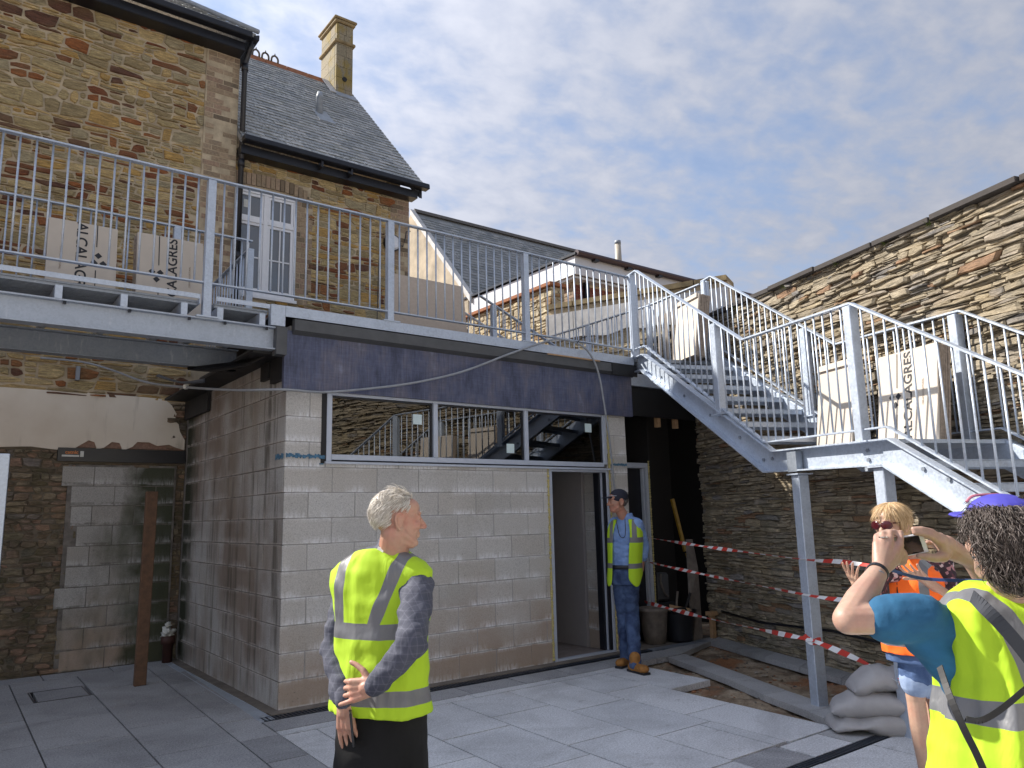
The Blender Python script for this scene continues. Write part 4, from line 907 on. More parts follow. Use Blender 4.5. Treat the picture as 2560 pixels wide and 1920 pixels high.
def railing(label, path, top, bot, posts, sp=.107, group=None, ps_=.068, off=.05, m='gal'):
    P = [Vector((x, y, 0)) for x, y in path]; D_ = [0.0]
    for a, b_ in zip(P, P[1:]): D_.append(D_[-1]+(b_-a).length)
    def xy(d):
        for i in range(len(P)-1):
            if d <= D_[i+1]+1e-6 or i == len(P)-2: return P[i]+(P[i+1]-P[i])*((d-D_[i])/(D_[i+1]-D_[i])), (P[i+1]-P[i]).normalized()
    def zz(pr, d):
        for (a, za), (b_, zb) in zip(pr, pr[1:]):
            if d <= b_+1e-6: return za+(zb-za)*(d-a)/(b_-a)
        return pr[-1][1]
    t = thing('railing', P[0]+Vector((0,0,bot[0][1])), label, 'railing', group)
    for nm, pr, w_, h_ in (('top_rail', top, .05, .014), ('bottom_rail', bot, .045, .012)):
        ks = sorted(set([a for a, _ in pr]+[d for d in D_ if pr[0][0] < d < pr[-1][0]]))
        for a, b_ in zip(ks, ks[1:]):
            pa, pb = xy(a+1e-4)[0], xy(b_-1e-4)[0]; pa.z = zz(pr, a); pb.z = zz(pr, b_); e = (pb-pa).normalized()*.0
            MB().bar(pa-e, pb+e, w_, h_).build(nm, M[m], t)
    for (d, zb, zt) in posts:
        c, dr = xy(d); sdv = Vector((-dr.y, dr.x, 0)); h = ps_/2
        Q = [c+dr*h+sdv*h, c-dr*h+sdv*h, c-dr*h-sdv*h, c+dr*h-sdv*h]; MB().prism([q+Vector((0,0,zb)) for q in Q], (0,0,zt-zb)).build('post', M[m], t, bevel=.004)
        h = ps_/2+.035; Q = [c+dr*h*1.3+sdv*h*.8, c-dr*h*1.3+sdv*h*.8, c-dr*h*1.3-sdv*h*.8, c+dr*h*1.3-sdv*h*.8]; MB().prism([q+Vector((0,0,zb-.012)) for q in Q], (0,0,.012)).build('base_plate', M[m], t)
    ds = [p[0] for p in posts]; d = bot[0][0]+off; lim = min(top[-1][0], bot[-1][0])
    stops = sorted(ds)
    segs = [bot[0][0]]+[x for x in stops if bot[0][0]+.1 < x < lim-.1]+[lim]
    for a, b_ in zip(segs, segs[1:]):
        nb = max(1, round((b_-a)/sp))
        for k in range(1, nb):
            d = a+(b_-a)*k/nb; c, _ = xy(d); zb = zz(bot, d); zt = zz(top, d)
            inst('baluster', BAL, (c.x, c.y, zb), t, sc=(1, 1, zt-zb))
    return t
G_ = 'galvanised railings of the walkway and stairs'
railing('long front railing of the upper walkway above the dark fascia', [(-4.9,-.05),(4.42,-.05)], [(0,4.49),(9.32,4.50)], [(0,3.555),(9.32,3.56)], [(.72,3.262,4.48),(2.44,3.262,4.48),(4.17,3.262,4.48),(5.90,3.462,4.485),(7.61,3.462,4.485)], group=G_)
railing('rear railing of the left walkway in front of the stone wall', [(-4.9,1.24),(.05,1.24)], [(0,4.49),(4.95,4.49)], [(0,3.55),(4.95,3.55)], [(.7,3.42,4.48),(2.45,3.42,4.48),(4.20,3.42,4.48),(4.93,3.42,4.40)], group=G_)
railing('short railing running back to the house beside the white window', [(.05,1.30),(.05,2.9)], [(0,4.42),(1.6,4.36)], [(0,3.50),(1.6,3.48)], [], sp=.11, group=G_)
railing('rear railing on the deck that leads to the top of the stairs', [(5.62,2.95),(5.62,2.05),(5.60,.75),(5.40,-.36)], [(0,4.5),(3.33,4.5)], [(0,3.55),(3.33,3.55)], [(.9,3.46,4.48),(2.2,3.46,4.48)], group=G_)
railing('handrail sloping down beyond the deck, nearer of two', [(3.30,1.69),(5.1,1.69)], [(0,4.52),(1.8,3.77)], [(0,3.85),(1.8,3.1)], [(.22,3.3,4.42)], group=G_, sp=.1)
railing('handrail sloping down beyond the deck, further of two', [(3.56,2.52),(5.3,2.52)], [(0,4.53),(1.74,3.80)], [(0,3.8),(1.74,3.1)], [(.9,3.3,4.14)], group=G_, sp=.1)
# ------------------------------------------------------------------ steel staircase
sc_ = thing('steel_staircase', sw_(0,.5), 'galvanised steel staircase with half landing descending along the stone wall', 'staircase')
T = [(3.02,3.44),(2.64,3.44),(.25,2.06),(-1.12,2.03),(-4.60,.03)]; B = [(3.02,3.262),(2.72,3.262),(.38,1.885),(-1.04,1.85),(-4.25,.0)]
for w_, sg in ((0.0,-1),(1.0,1)):
    for i in range(4):
        q = MB().prism([sw_(T[i][0],w_,T[i][1]), sw_(T[i+1][0],w_,T[i+1][1]), sw_(B[i+1][0],w_,B[i+1][1]), sw_(B[i][0],w_,B[i][1])], WD*.008*-sg)
        st_ = q.build('stringer', M['gal'], sc_)
        for pr in (T, B):
            a, b_ = sw_(pr[i][0], w_, pr[i][1]), sw_(pr[i+1][0], w_, pr[i+1][1]); up = (b_-a).cross(WD).normalized(); up = -up if up.z < 0 else up
            q = MB().prism([a-up*.006*(1 if pr is T else -1), b_-up*.006*(1 if pr is T else -1), b_+up*.006*(-1 if pr is T else 1)*0+up*(.006 if pr is T else -.006), a+up*(.006 if pr is T else -.006)], WD*.075*sg)
            q.build('flange', M['gal'], st_)
    sp_ = [(2.3,3.10),(1.8,2.80),(1.3,2.52),(.8,2.24),(.45,2.0),(.32,2.0),(-.05,1.97),(-.05,1.90),(-.85,1.97),(-.85,1.90),(-1.35,1.80),(-1.55,1.72),(-1.9,1.46),(-2.2,1.34)]
    if sg < 0:
        for (s, z) in sp_: MB().tube([sw_(s,-.014,z), sw_(s,-.002,z)], .016, 6).build('bolt', M['gal_dull'], st_)
MB().box((0,0,0),(.001,.001,.001))
MB().prism([sw_(.02,-.076,1.862), sw_(-.10,-.076,1.862), sw_(-.10,-.076,2.03), sw_(.02,-.076,2.03)], -WD*-.06).build('web_cleat', M['gal_dull'], sc_)
def tread(s, z):
    b = MB(); a, c = sw_(s, .015, z), sw_(s, .985, z); d = SD
    b.prism([a, c, c+d*.26, a+d*.26], (0,0,-.006)); b.prism([a, c, c-Vector((0,0,.05)), a-Vector((0,0,.05))], d*.006); b.prism([a+d*.254, c+d*.254, c+d*.254-Vector((0,0,.05)), a+d*.254-Vector((0,0,.05))], d*.006)
    for k in range(9): x = sw_(s+.03+.024*k, .02, z+.003); y = sw_(s+.03+.024*k, .98, z+.003); b.bar(x, y, .004, .006)
    b.build('tread', M['gal'], sc_)
for k in range(1, 8): tread(2.64-.299*k, 3.44-.1735*k)
for k in range(1, 12): tread(-1.12-.305*k-.0, 2.03-.1735*k)
for k in range(10): s = .22-.137*k; MB().prism([sw_(s,.012,2.0), sw_(s,.988,2.0), sw_(s-.128,.988,2.0), sw_(s-.128,.012,2.0)], (0,0,.028)).build('landing_plank', M['gal'], sc_)
for (s, w_) in ((-.03,-.0),(-.98,-.0)):
    c = sw_(s, w_); h = .05; Q = [c+SD*h+WD*h, c-SD*h+WD*h, c-SD*h-WD*h, c+SD*h-WD*h]; MB().prism([q+Vector((0,0,-.06)) for q in Q], (0,0,1.895)).build('support_post', M['gal'], sc_, bevel=.006)
    h = .075; Q = [c+SD*h+WD*h, c-SD*h+WD*h, c-SD*h-WD*h, c+SD*h-WD*h]; MB().prism([q+Vector((0,0,1.836)) for q in Q], (0,0,.012)).build('cap_plate', M['gal'], sc_)
def sxy(s, w_): v = sw_(s, w_); return (v.x, v.y)
def stair_rail(label, w_, pst):
    S0 = 2.98
    f = lambda L_: [(S0-s, z) for s, z in L_]
    railing(label, [sxy(S0, w_), sxy(-4.5, w_)], f([(2.98,4.53),(2.75,4.53),(.60,3.15),(-.86,3.10),(-4.5,.90)]), f([(2.98,3.56),(2.61,3.54),(.37,2.15),(-1.10,2.12),(-4.5,.12)]), [(S0-s, zb, zt) for s, zb, zt in pst], group=G_, ps_=.08)
stair_rail('near stair railing with zigzag handrail, towards the court', -.03, [(2.90,3.46,4.51),(1.05,2.50,3.42),(-.84,2.04,3.08),(-2.7,.95,1.95)])
stair_rail('far stair railing with zigzag handrail, against the stone wall', 1.03, [(2.92,3.46,4.51),(1.05,2.50,3.42),(-.80,2.04,3.08),(-2.7,.95,1.95)])
# ------------------------------------------------------------------ cartons and boards
TXT = text_mesh('ALCALAGRES', .118, M['ink'], 'printed_name', bold=.0022, spacing=1.02)
TX2 = text_mesh('CERAMICA NATURAL', .022, M['card_edge'], 'printed_note')
def carton(label, C, U_, W_, H_, th, lean, updir, layers=5, text=True, flip=1, group='packs of tiles in cream cardboard', fl=False):
    U_ = Vector(U_).normalized(); bk = U_.cross(Vector((0,0,1))).normalized()*-1      # away from the viewer's side
    V_ = (Vector((0,0,1))*math.cos(lean)+bk*math.sin(lean)).normalized(); Nn = U_.cross(V_).normalized(); C = Vector(C)
    t = thing('tile_carton', C, label, 'carton', group)
    lt = th/layers
    for k in range(layers):
        q = C-Nn*(lt*k+.0); j = random.uniform(-.006,.006); dh = random.uniform(-.010,.0)
        b = MB().prism([q+U_*(-W_/2+j), q+U_*(W_/2+j), q+U_*(W_/2+j)+V_*(H_+dh), q+U_*(-W_/2+j)+V_*(H_+dh)], -Nn*(lt-.003)); b.build('carton_sheet', M['card'] if k == 0 else M['card_edge'], t, bevel=.002)
    if text:
        m_ = C+Nn*.0015+V_*H_*.52; X = V_ if flip > 0 else -V_; Y = -U_ if flip > 0 else U_
        place('printed_name', TXT, m_+Y*-.02, X, Y, t)
        for k, (a, c) in enumerate(((-.10,.085),(-.03,.125),(-.03,.055),(.04,.085))):
            o = m_+X*(a+.03)+Y*(c+.03); r = .030
            if k == 3: continue
            MB().prism([o+X*r, o+Y*r, o-X*r, o-Y*r], Nn*.001).build('printed_diamond', M['ink'], t)
        MB().prism([m_+X*.07+Y*.095, m_+X*.36+Y*.095, m_+X*.36+Y*.103, m_+X*.07+Y*.103], Nn*.001).build('printed_line', M['ink'], t)
        MB().prism([m_-X*.36+Y*.095, m_-X*.15+Y*.095, m_-X*.15+Y*.103, m_-X*.36+Y*.103], Nn*.001).build('printed_line', M['ink'], t)
        place('printed_note', TX2, m_+Y*-.17, X, Y, t)
    if fl: q = C+V_*(H_-.05)+Nn*.002; MB().prism([q-U_*W_*.48, q+U_*W_*.47, q+U_*W_*.47+V_*.055, q-U_*W_*.48+V_*.055], Nn*.02).build('carton_lip', M['card'], t)
    return t
def ctop(zt): return zt
carton('cream printed carton reading downwards, left of two leaning on the left walkway', (-1.575,.62,3.41), (1,0,0), .53, .76, .12, .12, 1, flip=-1)
carton('cream printed carton reading upwards, behind the left walkway post', (-.87,.62,3.41), (1,0,0), .57, .77, .12, .12, 1, flip=1)
nU = -SD
c = sw_(.24,.58,2.04); carton('plain cream carton with folded lip at the left end of the stair landing', c, nU, .47, .84, .11, .14, 1, text=False, fl=True)
c = sw_(-.62,.58,2.04); carton('cream printed carton standing on the stair landing', c, nU, .62, .78, .13, .13, 1, flip=1, layers=6)
c = sw_(2.86,.62,3.45); carton('plain cream carton leaning at the head of the stairs', c, nU, .55, .80, .17, .14, 1, text=False, fl=True, layers=7)
q = MB().prism([(1.36,.50,3.45),(2.30,.50,3.45),(2.30,.60,4.20),(1.36,.60,4.20)], (0,.03,0)).build('board', M['sheetboard'], None, label='speckled beige board leaning behind the walkway railing under the stone house', category='board')
# timber board sitting on roof behind landing (under far wall) and grey sheets at the stair head
for k in range(4): 
    v = sw_(3.2+.15*k, .78-.02*k, 3.45); MB().prism([v, v-SD*.03+WD*.0, v-SD*.03+WD*.02+Vector((0,0,.78)), v+WD*.02+Vector((0,0,.78))], SD*.12+WD*.03).build('grey_sheet', M['plank'], None, label=['nearest','second nearest','third nearest','furthest'][k]+' grey sheet standing behind the plain carton at the head of the stairs', category='sheet', group='grey sheets behind the top carton')
# ------------------------------------------------------------------ cable, membrane flaps, posts, small things
cp = [(-1.6,3.28,3.42),(-1.2,3.2,3.40),(-.92,3.0,3.30),(-.76,2.0,3.02),(-.62,1.0,2.83),(-.35,.3,2.72),(-.06,-.13,2.685),(.29,-.13,2.69),(.75,-.13,2.76),(1.24,-.13,2.86),(1.79,-.14,3.02),(2.39,-.16,3.27),(2.91,-.16,3.47),(3.10,-.15,3.515),(3.28,-.15,3.52),(3.48,-.16,3.46),(3.62,-.16,3.32),(3.70,-.16,3.12),(3.76,-.15,2.84),(3.85,-.13,2.35),(3.92,-.10,1.81),(3.99,-.07,1.35),(4.05,-.05,.7),(4.08,-.05,.02)]
def smooth(P, n=6):
    P = [Vector(p) for p in P]; o = []
    for i in range(len(P)-1):
        a, b_, c, d = P[max(i-1,0)], P[i], P[i+1], P[min(i+2,len(P)-1)]
        for k in range(n):
            t = k/n; o.append(.5*((2*b_)+(c-a)*t+(2*a-5*b_+4*c-d)*t*t+(3*b_-a-3*c+d)*t**3))
    return o+[P[-1]]
cbt = thing('loose_cable', (3.3,-.15,2.6), 'grey cable looping from the left court over the dark fascia and down', 'cable')
MB().tube(smooth(cp), .0115, 8).build('cable', M['cable'], cbt, smooth=True)
MB().tube(smooth([(3.36,-.17,3.50),(3.42,-.16,3.56),(3.52,-.16,3.60)]), .006, 6).build('cable_tie', M['black'], cbt); MB().tube([(-.62,.98,2.83),(-.60,.96,2.83)], .026, 8).build('cable_joint', M['rag'], cbt)
mf = thing('roofing_membrane', (-.2,.5,2.9), 'black roofing membrane flaps hanging at the top corner of the shaded block wall', 'membrane')
def sheet(pts, m, par, name='flap', th=.006):
    me = MB(); a, b_ = [Vector(p) for p in pts[0]], [Vector(p) for p in pts[1]]; n = len(a); vs = a+b_; me.add(vs, [(i, i+1, n+i+1, n+i) for i in range(n-1)]); o = me.build(name, m, par, smooth=True)
    s = o.modifiers.new('solid', 'SOLIDIFY'); s.thickness = th; s.offset = 0; return o
sheet([smooth([(-.62,.9,2.98),(-.45,.6,2.93),(-.25,.3,2.96),(-.06,-.02,3.08)]), smooth([(-.60,1.0,3.02),(-.45,.75,3.02),(-.22,.4,3.04),(-.06,.1,3.16)])], M['blackmat'], mf)
sheet([smooth([(-.75,1.6,3.02),(-.6,1.2,2.90),(-.35,1.3,2.94)]), smooth([(-.7,1.7,3.06),(-.55,1.4,2.95),(-.3,1.5,3.02)])], M['rubber'], mf)
MB().box((-.30,.02,3.02),(-.012,3.2,3.045)).build('soffit_board', M['blackmat'], mf); MB().box((-.05,.35,2.86),(-.014,.55,3.02)).build('flap', M['blackmat'], mf); MB().box((-.05,2.3,2.80),(-.014,3.25,3.02)).build('flap', M['blackmat'], mf)
MB().box((-.14,-.11,3.0),(-.046,.0,3.25)).build('flap', M['rubber'], mf)
bp = thing('timber_post', (-.66,1.95,0), 'dark brown timber post standing free on the shaded paving', 'post')
MB().prism([(-.715,1.925,0),(-.605,1.925,0),(-.605,1.985,0),(-.715,1.985,0)], (.012,-.005,1.885)).build('post', M['wood'], bp, bevel=.005)
a = pY(22,980,-1.0); MB().box((a.x-.16,-1.0,0),(a.x-.0,-.94,a.z)).build('galvanised_upright', M['gal'], None, bevel=.003, label='pale galvanised frame upright at the far left edge of the court', category='frame')
MB().box((a.x-.02,-.935,0),(a.x+.008,-.90,a.z-.01)).build('frame_gasket', M['alu_dark'], bpy.data.objects['galvanised_upright'])
dr = thing('drain_upstand', (-.13,3.12,0), 'red clay drain pipe upstand stuffed with a white rag in the dark corner', 'drain pipe')
MB().tube([(-.14,3.12,0),(-.14,3.12,.20),(-.14,3.12,.205),(-.14,3.12,.29)], .06, 14, rs=[.055,.055,.075,.075]).build('pipe', M['drainpipe'], dr, smooth=True)
def lump(c, r, m, par, name, amp=.35, sub=3, fr_=9, sc=(1,1,1)):
    q = bmesh.new(); bmesh.ops.create_icosphere(q, subdivisions=sub, radius=1)
    for v in q.verts: k = 1+amp*noise.noise(v.co*2.1+Vector(c)*fr_); v.co = Vector((v.co.x*sc[0], v.co.y*sc[1], v.co.z*sc[2]))*r*k
    me = bpy.data.meshes.new(name); q.to_mesh(me); q.free(); me.materials.append(m); me.polygons.foreach_set('use_smooth', [True]*len(me.polygons)); return link(bpy.data.objects.new(name, me), c, par)
lump((-.14,3.12,.33), .065, M['rag'], dr, 'rag', .9, sc=(1.1,.8,1.0)); lump((-.15,3.10,.41), .03, M['rag'], dr, 'rag', .9)
MB().box((-1.245,3.25,3.20),(-1.205,3.34,3.36)).build('wall_bracket', M['lead'], None, label='small grey metal bracket fixed in the stone above the plaster band', category='bracket')
# ------------------------------------------------------------------ barrier tape
M['tape_red'] = simple('tape_red', (.60,.05,.035), .45, var=.1); M['tape_white'] = simple('tape_white', (.80,.80,.80), .45, var=.08)
def tape(label, pts, w_=.036, seg=.10, seed=1):
    rgt = random.Random(seed); P = smooth(pts, 8); D_ = [0]
    for a, b_ in zip(P, P[1:]): D_.append(D_[-1]+(b_-a).length)
    def pos(d):
        d = max(0, min(d, D_[-1]-1e-6))
        for i in range(len(P)-1):
            if d <= D_[i+1]: return P[i]+(P[i+1]-P[i])*((d-D_[i])/max(D_[i+1]-D_[i], 1e-9)), (P[i+1]-P[i]).normalized()
        return P[-1], (P[-1]-P[-2]).normalized()
    vs, fs, mi = [], [], []; n = int(D_[-1]/seg*3); 
    for i in range(n+1):
        d = D_[-1]*i/n
        for e in (-1, 1):
            c, dr_ = pos(d+e*.018); sdv = dr_.cross(Vector((0,0,1))).normalized(); up = sdv.cross(dr_); an = .9*math.sin(d*2.3+seed)+.4; ax = up*math.cos(an)+sdv*math.sin(an); vs.append(c+ax*w_/2*e*(.75+.25*math.sin(d*7)))
    for i in range(n): fs.append((2*i, 2*i+2, 2*i+3, 2*i+1)); mi.append((i//3) % 2)
    me = bpy.data.meshes.new('barrier_tape'); c0 = P[0]; me.from_pydata([v-c0 for v in vs], [], fs); me.materials.append(M['tape_red']); me.materials.append(M['tape_white']); me.polygons.foreach_set('material_index', mi)
    o = link(bpy.data.objects.new('barrier_tape', me), c0); s = o.modifiers.new('solid', 'SOLIDIFY'); s.thickness = .0012
    return tag(o, label, 'tape', 'red and white barrier tapes round the stair foot')
def pS(dx, dy, w_=0.0):
    d = ray(dx, dy); q = P0+WD*w_; t = WD.dot(q-CAM)/WD.dot(d); return CAM+d*t
A1, A2, A3 = pS(1722,1207,-.06), pS(1736,1284,-.06), pS(1740,1380,-.06)
pb = sw_(-.98,-.06)
s1_, s2_, s3_ = pY(1390,1160,.22), pY(1390,1212,.22), pY(1392,1300,.22)
tape('uppermost barrier tape from the passage past the stair post', [s1_, (s1_+A1)/2-Vector((0,0,.008)), A1, pS(1810,1213,-.06), pS(1890,1222,-.06), Vector((pb.x,pb.y,A1.z+.02))], seed=1)
tape('middle barrier tape between the passage and the first stair post', [s2_, (s2_+A2)/2-Vector((0,0,.008)), A2, pS(1830,1297,-.06), Vector((pb.x,pb.y,A2.z))], seed=2)
tape('lowest barrier tape sagging to the stair post then down to the second post', [s3_, (s3_+A3)/2-Vector((0,0,.02)), A3, A3-SD*.10-WD*.0, pS(1860,1428,-.06), pS(1940,1474,-.06), Vector((pb.x,pb.y,.40)), Vector((pb.x,pb.y,.33))], w_=.045, seed=3)
tape('short barrier tape wrapped round the first stair post', [sw_(.03,-.055,A3.z+.03), sw_(-.03,-.057,A3.z), sw_(-.085,-.055,A3.z-.01), sw_(-.09,.03,A3.z)], w_=.06, seg=.07, seed=4)
# ------------------------------------------------------------------ tools in the passage
def lathe(prof, c, m, par, name, n=20, smooth_=True):
    vs, fs = [], []; c = Vector(c)
    for r, z in prof:
        for k in range(n): t = 2*math.pi*k/n; vs.append(c+Vector((r*math.cos(t), r*math.sin(t), z)))
    for i in range(len(prof)-1):
        for k in range(n): fs.append((i*n+k, i*n+(k+1)%n, (i+1)*n+(k+1)%n, (i+1)*n+k))
    fs.append(tuple(range(n))[::-1]); return MB().add(vs, fs).build(name, m, par, smooth=smooth_)
tc_ = Vector((5.02,.0,0))
tr = thing('rubber_trug', tc_, 'black ribbed rubber trug full of offcuts and tools by the grey plank', 'trug')
pr = []
for k in range(14): z = .36*k/13; pr.append((.15+.06*z/.36+(.005 if k % 2 else 0), z))
lathe(pr+[(.225,.365),(.222,.37),(.205,.365),(.16,.05)], tc_, M['black'], tr, 'trug_body', 22)
MB().tube(smooth([tc_+Vector((-.20,-.10,.35)), tc_+Vector((-.26,-.12,.40)), tc_+Vector((-.12,-.2,.41)), tc_+Vector((-.08,-.2,.35))]), .012, 6).build('handle', M['black'], tr, smooth=True)
MB().prism([tc_+Vector((-.18,-.05,.34)), tc_+Vector((.08,-.16,.30)), tc_+Vector((.10,-.10,.36)), tc_+Vector((-.14,.02,.42))], (0,0,.02)).build('offcut', M['ply'], None, label='pale board offcut lying across the black trug', category='offcut')
MB().tube([tc_+Vector((.02,.0,.2)), tc_+Vector((.17,-.06,.56))], .016, 8).build('crowbar', M['blackmat'], None, label='dark tool handle leaning to the right out of the black trug', category='tool')
MB().tube([tc_+Vector((-.02,.05,.2)), tc_+Vector((.06,.05,.58))], .014, 8).build('broomstick', M['plank'], None, label='grey upright tool handle standing in the black trug', category='tool')
lump(tc_+Vector((-.06,.0,.36)), .09, M['ply'], tr, 'rubble', .6, sc=(1.3,1,.4))
rc_ = pY(1411,1312,.12); b2 = thing('bucket', Vector((rc_.x,.12,0)), 'wide dusty bucket behind the trousers of the man at the door', 'bucket')
lathe([(.13,0),(.145,.12),(.15,.125),(.17,rc_.z-.05),(.185,rc_.z-.04),(.185,rc_.z),(.17,rc_.z),(.14,.1)], (rc_.x,.12,0), M['plank'], b2, 'bucket_body'); 
for k, (x, z, r_) in enumerate(((5.12,.62,.0),(5.38,.60,.1))):
    cs = thing('tool_case', (x,.62,z-.2), ['black plastic case with loop handle behind the trug, left one','black plastic case with pale loop handle behind the trug, right one'][k], 'case', 'black cases stacked in the passage')
    MB().box((x-.14,.55,z-.20),(x+.13,.72,z+.16)).build('case_body', M['rubber'] if k else M['black'], cs, bevel=.03)
    MB().tube(smooth([(x-.05,.54,z+.15),(x-.10,.50,z+.05),(x-.05,.50,z-.08),(x+.06,.54,z-.14)]), .014, 8).build('handle', M['plank'], cs, smooth=True)
MB().box((5.0,.5,0),(5.55,.75,.39)).build('crate', M['blackmat'], None, bevel=.02, label='low black crate under the stacked cases in the passage', category='crate')
t_ = pY(1487,1165,.12); MB().prism([(5.16,-.10,0),(5.36,-.07,0),(5.46,.02,.85),(t_.x+.09,.13,t_.z),(t_.x-.02,.12,t_.z),(5.22,-.03,.5)], (.0,.03,0)).build('plank', M['plank'], None, label='tall grey plank leaning where the passage meets the stone wall', category='plank')
a = pY(1452,1078,.5); b_ = pY(1480,1190,.5); MB().bar(a, b_, .05, .03, (0,1,0)).build('spirit_level', M['yellow'], None, label='yellow spirit level leaning inside the dark passage', category='level')
a = pY(1487,1200,.45); b_ = pY(1505,1228,.45); MB().prism([a+Vector((-.03,0,.03)), a+Vector((.03,0,.03)), b_+Vector((.03,0,-.03)), b_+Vector((-.10,0,-.03))], (0,.03,0)).build('yellow_block', M['yellow'], None, label='yellow wedge shaped tool below the spirit level', category='tool')
MB().box((5.44,-.17,0),(5.50,-.12,.27)).build('timber_offcut', M['ply'], None, label='short pale timber offcut upright at the foot of the stone wall', category='offcut'); MB().box((5.40,-.19,.272),(5.54,-.10,.32)).build('mallet_head', M['ply'], bpy.data.objects['timber_offcut'])
# ------------------------------------------------------------------ sand bags
M['bag'] = simple('grey_plastic_sack', (.40,.39,.39), .5, var=.18, scale=9, bump=.5, bscale=16); M['blueprint'] = simple('blue_print', (.03,.045,.22), .6)
def bag(label, c, L_, W_, H_, rz, seed, bend=0.0):
    vs, fs = [], []; nu, nv = 28, 16
    for i in range(nu+1):
        u = -1+2*i/nu
        for j in range(nv):
            v = 2*math.pi*j/nv; prof = (1-abs(u)**3.2)**.45 if abs(u) < 1 else 0; wd = W_/2*(.62+.38*prof); th_ = H_/2*prof
            x = u*L_/2; y = wd*math.copysign(abs(math.cos(v))**.7, math.cos(v)); z = th_*math.sin(v)
            k = noise.noise(Vector((x*5, y*6, z*8+seed)))*.05*prof+abs(noise.noise(Vector((x*11, y*14, seed))))*.028*prof+noise.noise(Vector((x*26, y*26, seed)))*.006
            vs.append(Vector((x, y, z+k-bend*u*u)))
    for i in range(nu):
        for j in range(nv): fs.append((i*nv+j, i*nv+(j+1)%nv, (i+1)*nv+(j+1)%nv, (i+1)*nv+j))
    fs += [tuple(range(nv))[::-1], tuple(nu*nv+j for j in range(nv))]
    me = MB().add(vs, fs).mesh('sand_bag', M['bag'], True); o = link(bpy.data.objects.new('sand_bag', me), c, None, rz); tag(o, label, 'sand bag', 'sacks stacked by the stair post'); return o
c0 = pZ(1905,1552,.07); vr = Vector((math.cos(YAW), -math.sin(YAW), 0)); rz = -YAW
b1_ = bag('bottom grey sack of the stack by the second stair post', c0-Vector((0,0,.01)), .74, .42, .15, rz-.12, 1, .04)
b2_ = bag('middle grey sack with blue print in the stack', c0+Vector((.02,.0,.115))+vr*.0, .70, .42, .15, rz-.35, 5, .07)
b3_ = bag('top grey sack of the stack, bulging and creased', c0+Vector((0,0,.25))+vr*.07, .54, .36, .19, rz-.15, 9, .05)
# ------------------------------------------------------------------ people
def capsule(b, a, c, ra, rc, n=14):
    a, c = Vector(a), Vector(c); d = c-a; L_ = d.length; d = d.normalized() if L_ > 1e-6 else Vector((0,0,1))
    ref = Vector((0,0,1)) if abs(d.z) < .9 else Vector((1,0,0)); s = d.cross(ref).normalized(); u = s.cross(d); vs, fs = [], []; rings = []
    for k in range(1, 5): t = math.pi/2*k/4; rings.append((a-d*ra*math.cos(t), ra*math.sin(t)))
    for k in range(0, 4): t = math.pi/2*k/4; rings.append((c+d*rc*math.sin(t), rc*math.cos(t)))
    for p, r in rings:
        for k in range(n): t = 2*math.pi*k/n; vs.append(p+(s*math.cos(t)+u*math.sin(t))*r)
    m = len(rings)
    for i in range(m-1):
        for k in range(n): fs.append((i*n+k, i*n+(k+1)%n, (i+1)*n+(k+1)%n, (i+1)*n+k))
    vs += [a-d*ra, c+d*rc]; o = m*n
    for k in range(n): fs.append((o, (k+1)%n, k)); fs.append((o+1, (m-1)*n+k, (m-1)*n+(k+1)%n))
    b.add(vs, fs)
def ellip(b, c, r, M3=None, n=16, m=10):
    vs, fs = [], []; c = Vector(c)
    for i in range(1, m):
        p = math.pi*i/m
        for k in range(n): t = 2*math.pi*k/n; v = Vector((r[0]*math.sin(p)*math.cos(t), r[1]*math.sin(p)*math.sin(t), r[2]*math.cos(p))); vs.append(c+(M3@v if M3 else v))
    top, bot = Vector((0,0,r[2])), Vector((0,0,-r[2])); vs += [c+(M3@top if M3 else top), c+(M3@bot if M3 else bot)]; o = (m-1)*n
    for i in range(m-2):
        for k in range(n): fs.append((i*n+k, (i+1)*n+k, (i+1)*n+(k+1)%n, i*n+(k+1)%n))
    for k in range(n): fs.append((o, k, (k+1)%n)); fs.append((o+1, (m-2)*n+(k+1)%n, (m-2)*n+k))
    b.add(vs, fs)
def loft(b, rings, n=28, e=2.3, fold=0.0, seed=0):   # rings: (centre, lateral vec, forward vec, half w, half d)
    vs, fs = [], []; m = len(rings)
    for (c, l, f, hw, hd) in rings:
        for k in range(n):
            t = 2*math.pi*k/n; ct, st_ = math.cos(t), math.sin(t); x = math.copysign(abs(ct)**(2/e), ct); y = math.copysign(abs(st_)**(2/e), st_)
            v = c+l*hw*x+f*hd*y; k2 = fold*(noise.noise(Vector((x*2.5+seed, y*2.5, c.z*1.8)))+.6*noise.noise(Vector((x*6+seed, y*6, c.z*2.5)))); vs.append(v+(l*x+f*y).normalized()*k2)
    for i in range(m-1):
        for k in range(n): fs.append((i*n+k, i*n+(k+1)%n, (i+1)*n+(k+1)%n, (i+1)*n+k))
    vs += [rings[0][0], rings[-1][0]]; o = m*n
    for k in range(n): fs.append((o, (k+1)%n, k)); fs.append((o+1, (m-1)*n+k, (m-1)*n+(k+1)%n))
    b.add(vs, fs)
